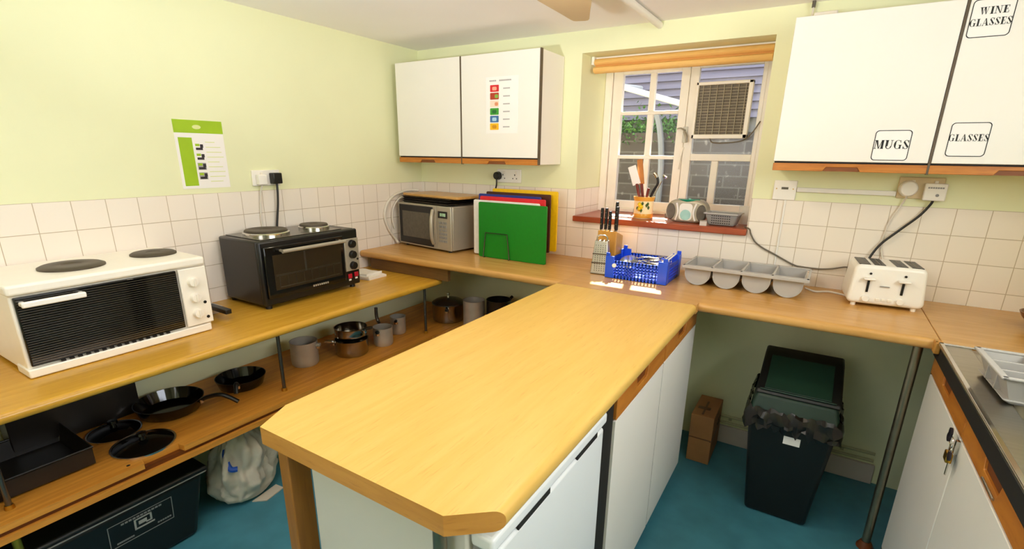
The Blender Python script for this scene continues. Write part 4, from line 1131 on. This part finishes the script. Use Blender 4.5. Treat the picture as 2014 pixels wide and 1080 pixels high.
mxf = Matrix.Translation((2.4035, -.545, .5895)) @ Matrix.Rotation(math.atan2(.084, .244), 4, 'X')
box(bm, -.118, .118, .012, .235, 0, .004, mxf)
obj('flap', bm, 'bingreen', lid, bevel=.004)
bm = B(); box(bm, -.135, .135, .0, .008, -.001, .006, mxf)
obj('lid_front_lip', bm, 'bingreen', lid, bevel=.003)
obj('bin_label', box(B(), 2.385, 2.445, -.5745, -.5725, .385, .42), 'paper', t).location = (0, .0073, 0)

t = thing('cardboard_box', 'brown taped cardboard box on the floor beside the island', 'box', (0, 0, 0))
obj('carton', box(B(), 1.975, 2.085, -.278, -.03, 0, .262), 'card', t, bevel=.002)
obj('tape', box(B(), 2.075, 2.0856, -.2786, -.03, .128, .136), 'tape', t)
obj('front_tape', box(B(), 1.975, 2.0852, -.2792, -.278, .132, .138), 'tape', t)
bm = B()
for z, y_ in ((.185, -.1), (.17, -.12), (.155, -.1)): box(bm, 2.085, 2.0858, y_ - .03, y_ + .03, z, z + .006)
obj('print_marks', bm, 'ink', t)
bm = B(); box(bm, 1.99, 2.05, -.2, -.17, .262, .2628); box(bm, 2.02, 2.03, -.26, -.1, .262, .2629)
obj('torn_label', bm, 'tape', t)
for z, lab in ((.125, 'lower thin painted pipe along the back wall above the skirting'), (.162, 'upper thin painted pipe along the back wall above the skirting')):
    tag(obj('heating_pipe', cyl(B(), (1.99, -.014, z), (2.77, -.014, z), .0075, n=12), 'pipepaint'), lab, 'pipe', 'pipes above the skirting')
pcl = B()
pcl.free()
for x, lb in ((2.13, 'painted pipe clip on the back wall between box and bin'), (2.64, 'painted pipe clip on the back wall right of the bin')):
    bm = B(); box(bm, x - .008, x + .008, -.005, .003, .135, .152)
    tag(obj('pipe_clip', bm, 'pipepaint'), lb, 'pipe clip')

# ------------------------------------------------------------------ sink run on the right
sc = thing('sink_cabinet', 'white base cabinet with teak rails under the sink', 'cabinet')
SXF = 2.78
obj('carcass', box(B(), SXF + .02, XR - .004, -3.0, -.545, .06, .755), 'white', sc)
obj('plinth', box(B(), SXF + .05, XR - .004, -3.0, -.545, 0, .06), 'darkgap', sc)
obj('side_panel', box(B(), SXF + .003, XR - .004, -.5445, -.535, .0, H - .039), 'darkwood', sc)
for y1, y0 in ((-.546, -1.043), (-1.049, -1.60), (-1.606, -2.15), (-2.156, -2.7)):
    d = obj('door', box(B(), SXF, SXF + .017, y0, y1, .05, .786), 'white', sc, bevel=.002)
    obj('handle_rail', rail(abs(y1 - y0), True), 'rail', d, bevel=.0015, loc=(SXF + .018, y1, .792)).rotation_euler = (0, 0, -PI / 2)
    d.children[0].scale = (1, 1, 2.1)
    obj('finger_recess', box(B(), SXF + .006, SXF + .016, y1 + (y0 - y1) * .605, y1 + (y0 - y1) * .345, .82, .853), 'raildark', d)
for yg in (-1.046, -1.603, -2.153): obj('door_gap_shade', box(B(), SXF + .002, SXF + .0198, yg - .0028, yg + .0028, .06, .754), 'darkgap', sc)  # dark fillers painting the shade between the sink doors
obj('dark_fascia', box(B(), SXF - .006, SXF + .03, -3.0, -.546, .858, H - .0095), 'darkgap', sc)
obj('rail_pin', cyl(B(), (SXF - .002, -1.36, .806), (SXF - .002, -1.27, .806), .003, n=8), 'steel', sc)

sk = thing('sink_unit', 'stainless steel sink with ridged drainer on the right', 'sink')
bm = B()
sx0, sx1, sy0, sy1 = 2.764, XR - .004, -3.0, -.630
bx0, bx1, by0, by1 = 2.845, 3.2, -1.62, -1.03
box(bm, sx0, bx0, sy0, sy1, H - .009, H); box(bm, bx1, sx1, sy0, sy1, H - .009, H); box(bm, bx0, bx1, by1, sy1, H - .012, H - .006); box(bm, bx0, bx1, sy0, by0, H - .012, H)
obj('deck', bm, 'steel', sk, bevel=.003)
bm = B()
box(bm, sx0, sx0 + .012, sy0, sy1, H, H + .004); box(bm, sx0, sx1, sy1 - .012, sy1, H, H + .004)
obj('raised_edge', bm, 'chrome', sk, bevel=.0015)
bm = B()
for k in range(11): x = 2.862 + k * .031; cyl(bm, (x, -.70, H - .005), (x, -1.0, H - .006), .0045, n=10)
obj('drainer_ridges', bm, 'steel', sk)
bm = B()
z0 = H - .16
out_ = rrect(bx0, bx1, by0, by1, .06, 6); inn_ = rrect(bx0 + .03, bx1 - .03, by0 + .03, by1 - .03, .07, 6)
lv = [[bm.verts.new((p[0], p[1], H - .004)) for p in out_], [bm.verts.new((p[0] * .97 + q[0] * .03, p[1] * .97 + q[1] * .03, H - .03)) for p, q in zip(out_, inn_)], [bm.verts.new((q[0], q[1], z0)) for q in inn_]]
for a, b in zip(lv, lv[1:]):
    for i in range(len(a)): j = (i + 1) % len(a); bm.faces.new((a[i], a[j], b[j], b[i]))
bm.faces.new(lv[-1])
obj('bowl', bm, 'steel', sk)
obj('waste', lathe(B(), [(0, .002), (.03, .002), (.036, 0), (0, -.002)], c=(3.02, -1.32, z0 + .003), n=24), 'chrome', sk)
o = tag(obj('dish_cloth', prism(B(), rrect(2.89, 2.96, -1.19, -1.10, .02), 'z', z0 + .004, z0 + .03), 'sponge', bevel=.01, seg=3), 'blue cloth lying in the sink bowl', 'cloth')

t = thing('cutlery_organiser', 'grey compartment cutlery tray standing on the sink drainer', 'cutlery tray', (2.80, -.862, H - .0005), 2)
L2, W2, h2 = .33, .232, .07
bm = B()
frustum(bm, (.03, L2 - .02, -W2 + .012, -.02), (.012, L2 - .01, -W2 + .006, -.008), 0, .012)
obj('base', bm, 'grey', t, bevel=.004)
bm = B()
def wallq(a, b, th=.004):
    """slanted wall between lower segment a and upper segment b"""
    (x0, y0), (x1, y1) = a; (u0, v0), (u1, v1) = b
    prism_pts = [Vector((x0, y0, .002)), Vector((x1, y1, .002)), Vector((u1, v1, h2)), Vector((u0, v0, h2))]
    n = (prism_pts[1] - prism_pts[0]).cross(prism_pts[3] - prism_pts[0]).normalized() * th
    A = [bm.verts.new(p) for p in prism_pts]; C = [bm.verts.new(p - n) for p in prism_pts]
    bm.faces.new(A); bm.faces.new(C[::-1])
    for i in range(4): j = (i + 1) % 4; bm.faces.new((A[j], A[i], C[i], C[j]))
lx0, lx1, ly0, ly1 = .03, L2 - .02, -W2 + .015, -.02
ux0, ux1, uy0, uy1 = .006, L2 - .002, -W2 + .002, -.002
wallq(((lx0, ly0), (lx1, ly0)), ((ux0, uy0), (ux1, uy0))); wallq(((lx1, ly0), (lx1, ly1)), ((ux1, uy0), (ux1, uy1)))
wallq(((lx1, ly1), (lx0, ly1)), ((ux1, uy1), (ux0, uy1))); wallq(((lx0, ly1), (lx0, ly0)), ((ux0, uy1), (ux0, uy0)))
obj('outer_wall', bm, 'grey', t)
bm = B()
box(bm, -.002, L2 + .004, -W2 - .004, -W2 + .008, h2 - .004, h2 + .003); box(bm, -.002, L2 + .004, -.008, .004, h2 - .004, h2 + .003)
box(bm, -.004, .012, -W2 - .004, .004, h2 - .004, h2 + .003); box(bm, L2 - .008, L2 + .006, -W2 - .004, .004, h2 - .004, h2 + .003)
obj('rim', bm, 'grey', t, bevel=.0025)
bm = B()
box(bm, .1, .107, -W2 + .008, -.008, .012, h2)
for y_ in (-.078, -.152): box(bm, .012, .1, y_ - .003, y_ + .003, .012, h2 - .004)
box(bm, .15, .156, -W2 + .008, -.08, .012, h2 - .004); box(bm, .107, L2 - .008, -.083, -.077, .012, h2 - .004)
obj('divider', bm, 'grey', t, bevel=.001)
tag(obj('brown_bowl', lathe(B(), [(0, 0), (.04, 0), (.075, .04), (.085, .06), (.08, .06), (.068, .04), (.035, .008), (0, .006)], c=(3.115, -.26, H + .0005), n=36), 'terrac'), 'brown glazed bowl on the corner worktop', 'bowl')

# padlock, hasp and keys on the sink cabinet doors
t = thing('padlock', 'brass padlock with keys hanging on the sink cabinet doors', 'padlock', (SXF, -1.05, .735))
obj('body', box(B(), -.022, -.008, -.016, .016, -.016, .012), 'brass', t, bevel=.003)
obj('shackle', tube(B(), [(-.015, -.010, .010), (-.015, -.010, .024), (-.015, 0, .034), (-.015, .010, .024), (-.015, .010, .010)], .0028), 'chrome', t)
obj('hasp', box(B(), -.009, -.0005, -.008, .004, .012, .05), 'chrome', t)
hg = obj('hanging_key', box(B(), -.018, -.015, -.028, -.02, -.045, -.008), 'chrome', t)
obj('key_ring', tube(B(), [(-.017, .0 + .016 * math.cos(a), .04 + .016 * math.sin(a)) for a in [2 * PI * i / 12 for i in range(13)]], .0014, 6, smooth=False), 'chrome', t)
for yk, zk in ((.018, .062), (-.026, .012), (.022, .045)):
    k_ = obj('key_head', cyl(B(), (-.022, yk, zk), (-.017, yk, zk), .0125, n=14), 'key', t)

# ------------------------------------------------------------------ pots and pans on the shelf
PZ = .4602
def pot(name, label, cat, x, y_, r, h, m='alu', handle=None, lid=False, hm='black', group='pots and pans on the low shelf', z=PZ, tilt=None):
    t = thing(name, label, cat, (x, y_, z), 0, group)
    obj('bowl', lathe(B(), [(0, 0), (r * .9, 0), (r * .98, .008), (r, .03), (r, h - .004), (r * 1.03, h), (r * .97, h), (r * .96, .012), (0, .006)], n=36), m, t)
    if handle is not None:
        a, L, rise = handle
        c, s = math.cos(a), math.sin(a)
        hd = obj('handle', tube(B(), [(c * r, s * r, h * .8), (c * (r + L * .35), s * (r + L * .35), h * .85 + rise * .5), (c * (r + L), s * (r + L), h * .85 + rise)], .009), hm, t)
        obj('bracket', lathe(B(), [(0, -.012), (.012, -.008), (.014, .004), (0, .012)], c=(c * (r + .006), s * (r + .006), h * .76), n=12), 'chrome', hd)
    if lid:
        l = obj('lid', lathe(B(), [(r * 1.02, h + .0005), (r * 1.02, h + .006), (r * .8, h + .02), (r * .4, h + .031), (0, h + .034), (0, h + .0005)], n=36), 'darksteel', t)
        obj('knob', lathe(B(), [(0, h + .034), (.008, h + .034), (.006, h + .05), (.012, h + .056), (.011, h + .066), (0, h + .068)], n=16), 'chrome', l)
    return t
pot('aluminium_saucepan', 'dull aluminium saucepan next to the middle shelf post', 'saucepan', .245, -1.215, .066, .125, 'alu', (.5, .02, .0), False, 'alu')
pot('steel_saucepan', 'wide steel saucepan under the stacked pan on the shelf', 'saucepan', .33, -.985, .086, .085, 'polished', (-2.2, .05, .01), False, 'chrome')
pot('stacked_pan', 'shallow pan stacked upon the wide steel saucepan', 'pan', .318, -.975, .084, .06, 'polished', (.2, .05, .02), False, 'darksteel', z=PZ + .0852)
mp_ = pot('milk_pan', 'small steel saucepan with upright handle right of the stacked pans', 'saucepan', .375, -.80, .054, .105, 'alu', (-1.25, .02, .005), False)
obj('upright_handle', tube(B(), [(-.05, .03, .085), (-.085, .05, .10), (-.098, .05, .135), (-.098, .05, .185)], .010), 'darksteel', mp_)
pot('tin_mug', 'small steel pot between milk pan and far shelf post', 'pot', .31, -.615, .046, .105, 'alu', (-1.0, .015, .0), False)

pot('stock_pot', 'lidded steel stock pot at the far end of the shelf', 'pot', .405, -.25, .103, .115, 'polished', (-1.0, .02, .0), True, 'black')
pot('tall_aluminium_pot', 'tall aluminium pot with black lid at the far end under the back worktop', 'pot', .645, -.30, .066, .185, 'alu', None, False)
pot('dark_casserole', 'dark round casserole next to the tall aluminium pot', 'casserole', .775, -.22, .075, .19, 'blackenamel', (1.2, .03, .03), False)

def skillet(label, x, y_, r, h, a, L, lidded=False):
    t = thing('frying_pan', label, 'frying pan', (x, y_, PZ), 0, 'black frying pans on the shelf')
    obj('bowl', lathe(B(), [(0, 0), (r * .78, 0), (r * .86, .006), (r, h), (r * .97, h), (r * .83, .008), (0, .005)], n=40), 'blackgloss', t)
    c, s = math.cos(a), math.sin(a)
    hd = obj('handle', tube(B(), [(c * r * .97, s * r * .97, h * .8), (c * (r + L * .2), s * (r + L * .2), h + .008), (c * (r + L * .6), s * (r + L * .6), h + .016), (c * (r + L), s * (r + L), h * .7)], .009), 'black', t)
    obj('ferrule', lathe(B(), [(0, -.009), (.010, -.007), (.011, .006), (0, .01)], c=(c * (r + .004), s * (r + .004), h * .82), n=12), 'chrome', hd)
    return t
skillet('black frying pan with its handle pointing to the far pan', .20, -1.83, .125, .052, .62, .15)
skillet('black frying pan left of the middle shelf post', .215, -1.535, .105, .05, -.65, .06)
def potlid(label, x, y_, r, z=PZ):
    t = thing('pan_lid', label, 'lid', (x, y_, z), 0, 'pan lids on the shelf')
    obj('dome', lathe(B(), [(0, .024), (r * .4, .021), (r * .8, .010), (r, .002), (r, 0), (0, 0)], n=40), 'blackgloss', t)
    obj('rim', lathe(B(), [(r * .97, .0), (r * 1.03, .0), (r * 1.03, .006), (r * .97, .005)], n=40), 'chrome', t)
    obj('knob', lathe(B(), [(0, .022), (.012, .022), (.009, .034), (.018, .04), (.015, .05), (0, .052)], n=18), 'blackgloss', t)
potlid('glossy black pan lid lying near the shelf edge', .385, -2.01, .098)
potlid('glossy black pan lid lying further back on the shelf', .20, -2.03, .085)
def tin(label, x0, x1, y0, y1, h, name='roasting_tin', z=PZ):
    t = thing(name, label, 'roasting tin', ((x0 + x1) / 2, (y0 + y1) / 2, z), 0, 'roasting tins on the shelf')
    a, b = (x1 - x0) / 2, (y1 - y0) / 2
    bm = B()
    frustum(bm, (-a + .014, a - .014, -b + .014, b - .014), (-a, a, -b, b), 0, h)
    bm.faces.ensure_lookup_table()
    topf = [f for f in bm.faces if all(abs(v.co.z - h) < 1e-6 for v in f.verts)]
    r = bmesh.ops.inset_region(bm, faces=topf, thickness=.006)
    bmesh.ops.translate(bm, verts=list({v for f in topf for v in f.verts}), vec=(0, 0, -h + .006))
    obj('tin', bm, 'blackenamel', t, bevel=.003)
    obj('rolled_rim', tube(B(), [(-a, -b, h), (a, -b, h), (a, b, h), (-a, b, h), (-a, -b, h)], .004, smooth=False), 'black', t)
tin('black roasting tin at the front left of the shelf', .10, .39, -2.72, -2.155, .07)
tin('black oven tin standing at the back of the shelf behind the lids', .02, .11, -2.29, -1.90, .17)

# ------------------------------------------------------------------ storage crate and bag on the floor
t = thing('storage_crate', 'black plastic storage crate on the floor under the shelf', 'crate', (0, 0, 0))
obj('tub', frustum(B(), (.10, .415, -2.42, -1.905), (.08, .455, -2.455, -1.865), 0, .285), 'binblack', t, bevel=.02, seg=3)
bm = B()
box(bm, .07, .468, -2.47, -1.85, .283, .31)
obj('rim', bm, 'binblack', t, bevel=.01, seg=3)
obj('rim_edge', box(B(), .467, .470, -2.46, -1.86, .289, .293), 'greyb', t)
bm = B()
def onface(y0, y1, z0, z1):
    """flat bar on the sloping front face (x runs .415 -> .455 over z 0..0.285)"""
    f = lambda z: .415 + .04 * z / .285 + .0006
    vs = [bm.verts.new((f(z) + d, y_, z)) for d in (0, .0015) for y_, z in ((y0, z0), (y1, z0), (y1, z1), (y0, z1))]
    bm.faces.new(vs[:4][::-1]); bm.faces.new(vs[4:])
    for i in range(4): j = (i + 1) % 4; bm.faces.new((vs[i], vs[j], vs[4 + j], vs[4 + i]))
ya, yb, za, zb2 = -2.19, -1.985, .145, .245
onface(ya, yb, za, za + .0025); onface(ya, yb, zb2 - .002, zb2); onface(ya, ya + .0025, za, zb2); onface(yb - .0025, yb, za, zb2)
obj('label_border', bm, 'greyb', t, smooth=0)
bm = B()
onface(-2.112, -2.048, .178, .184); onface(-2.112, -2.106, .178, .224); onface(-2.112, -2.055, .219, .224); onface(-2.061, -2.055, .19, .224); onface(-2.075, -2.055, .19, .195)
onface(-2.098, -2.072, .195, .210)
obj('label_emblem', bm, 'grey', t, smooth=0)
bm = B()
for k in range(11): onface(-2.15 + k * .012, -2.15 + k * .012 + .009, .229, .236)
obj('label_heading', bm, 'greyb', t, smooth=0); bm = B()
for k in range(9): onface(-2.17 + k * .006, -2.17 + k * .006 + .005, .156, .162)
obj('label_line', bm, 'greyb', t, smooth=0); bm = B()
for k in range(6): onface(-2.04 + k * .008, -2.04 + k * .008 + .006, .158, .164)
obj('label_text', bm, 'greyb', t, smooth=0)

t = thing('carrier_bag', 'off white stuffed carrier bag on the floor beside the black crate', 'bag', (.335, -1.655, 0))
bm = B()
bmesh.ops.create_icosphere(bm, subdivisions=5, radius=1)
from mathutils import noise
for v in bm.verts:
    n = v.co.copy()
    zt = (n.z + 1) / 2
    wdt = (1.0 - .42 * zt ** 1.5) * (min(1, (zt + .02) / .12)) ** .35
    an = math.atan2(n.y, n.x)
    fold = noise.noise(Vector((n.x * 1.8, n.y * 1.8, n.z * 1.3))) * .16 + (abs(noise.noise(Vector((math.cos(an) * 3.2, math.sin(an) * 3.2, n.z * 1.1 + 3)))) - .2) * (.30 + .25 * zt) + (abs(noise.noise(Vector((n.x * 4 + n.z * 3, n.y * 4, n.z * 5)))) - .2) * .16
    k = (wdt * (1 + fold - .05)) / max(.35, math.sqrt(n.x ** 2 + n.y ** 2) ** .35 if (n.x or n.y) else .35)
    v.co = Vector((n.x * .135 * k, n.y * .155 * k, max(.0, .17 + n.z * .185 + fold * .05)))
obj('sack', bm, 'bag', t, smooth=80)
bm = B()
for i in range(9): pass
tube(bm, [(.03, -.075, .275), (.06, -.09, .24), (.085, -.09, .21), (.10, -.07, .205)], .012)
obj('blue_print', bm, 'bluebit', t)
tube(bm := B(), [(.02, .05, .32), (.05, .07, .37), (.01, .09, .372), (-.01, .06, .32)], .009)
obj('tied_handle', bm, 'bag', t)
tag(obj('bag_flap', prism(B(), [(.42, -1.68), (.468, -1.64), (.45, -1.545), (.40, -1.55)], 'z', .001, .006), 'bag'), 'pale folded flap sticking out under the carrier bag', 'paper')  # flat piece standing for the bag's folded flap

# ------------------------------------------------------------------ ceiling fan with lamp (only one blade reaches the picture)
FX, FY = 1.60, -1.15
t = thing('ceiling_fan', 'tan bladed ceiling fan hanging over the island', 'ceiling fan', (FX, FY, ZC))
obj('motor', lathe(B(), [(0, 0), (.06, 0), (.075, -.03), (.085, -.05), (.085, -.085), (.06, -.1), (0, -.1)], n=36), 'cream', t)
def fan_blade(name, a):
    # along +x, from r=.10 to r=.585, narrowing towards a rounded tip
    up_ = [(.09, .04), (.16, .10), (.22, .136), (.28, .122), (.45, .068), (.55, .038), (.568, .030), (.574, .018), (.574, -.018), (.568, -.030), (.55, -.036), (.45, -.046), (.29, -.064), (.16, -.066), (.09, -.04)]
    o = obj(name, prism(B(), up_, 'z', -.108, -.102), 'blade', t, bevel=.002); o.rotation_euler = (0, 0, a); return o
tip = math.atan2(-.612 - FY, 1.415 - FX)
for k in range(4): fan_blade('blade', tip + k * PI / 2)
obj('lamp_globe', lathe(B(), [(0, -.168)] + [(.055 * math.sin(a), -.134 - .034 * math.cos(a)) for a in [PI * i / 14 for i in range(1, 12)]] + [(0, -.109)], n=28), 'lamp', t)

# ------------------------------------------------------------------ light
w = bpy.data.worlds.new('sky'); S.world = w; w.use_nodes = True
nt = w.node_tree; bg = nt.nodes['Background']
bg.inputs['Color'].default_value = (.72, .84, 1.0, 1); bg.inputs['Strength'].default_value = 2.4
sun = bpy.data.lights.new('sun', 'SUN'); sun.energy = 30; sun.angle = .009; sun.color = (1, .95, .88)
so = bpy.data.objects.new('sun', sun); COL.objects.link(so)
so.rotation_euler = Vector((.26, -1, -1.075)).to_track_quat('-Z', 'Y').to_euler()
ar = bpy.data.lights.new('right_window_daylight', 'AREA'); ar.shape = 'RECTANGLE'; ar.size = 1.45; ar.size_y = .5; ar.energy = 23; ar.color = (.9, .94, 1.0)
ao = bpy.data.objects.new('right_window_daylight', ar); COL.objects.link(ao)
ao.location = (XR + .15, (RW[0] + RW[1]) / 2, (RW[2] + RW[3]) / 2); ao.rotation_euler = (PI / 2, 0, PI / 2)

# the photographer's flash, tilted up and bounced off the ceiling and upper walls
fl = bpy.data.lights.new('bounce_flash', 'AREA'); fl.shape = 'DISK'; fl.size = .16; fl.energy = 19; fl.color = (.86, .92, 1); fl.spread = math.radians(100)
fo = bpy.data.objects.new('bounce_flash', fl); COL.objects.link(fo); fo.location = (1.4, -2.95, 1.38); fo.rotation_euler = (math.radians(134), 0, math.radians(10))
# added fill light behind the camera, set in an invented window opening
rw = bpy.data.lights.new('added_rear_fill', 'AREA'); rw.shape = 'RECTANGLE'; rw.size = .95; rw.size_y = .55; rw.energy = 6.5; rw.color = (1, .93, .84)
rwo = bpy.data.objects.new('added_rear_fill', rw); COL.objects.link(rwo); rwo.location = (1.6, YF - .10, 1.72); rwo.rotation_euler = (math.radians(90), 0, 0)

vs_ = S.view_settings
vs_.view_transform = 'Standard'; vs_.look = 'None'; vs_.gamma = 1; vs_.use_curve_mapping = False
vs_.exposure = 0.0
S.cycles.max_bounces = 10; S.cycles.diffuse_bounces = 6; S.cycles.sample_clamp_indirect = 6
S.cycles.caustics_reflective = False; S.cycles.caustics_refractive = False
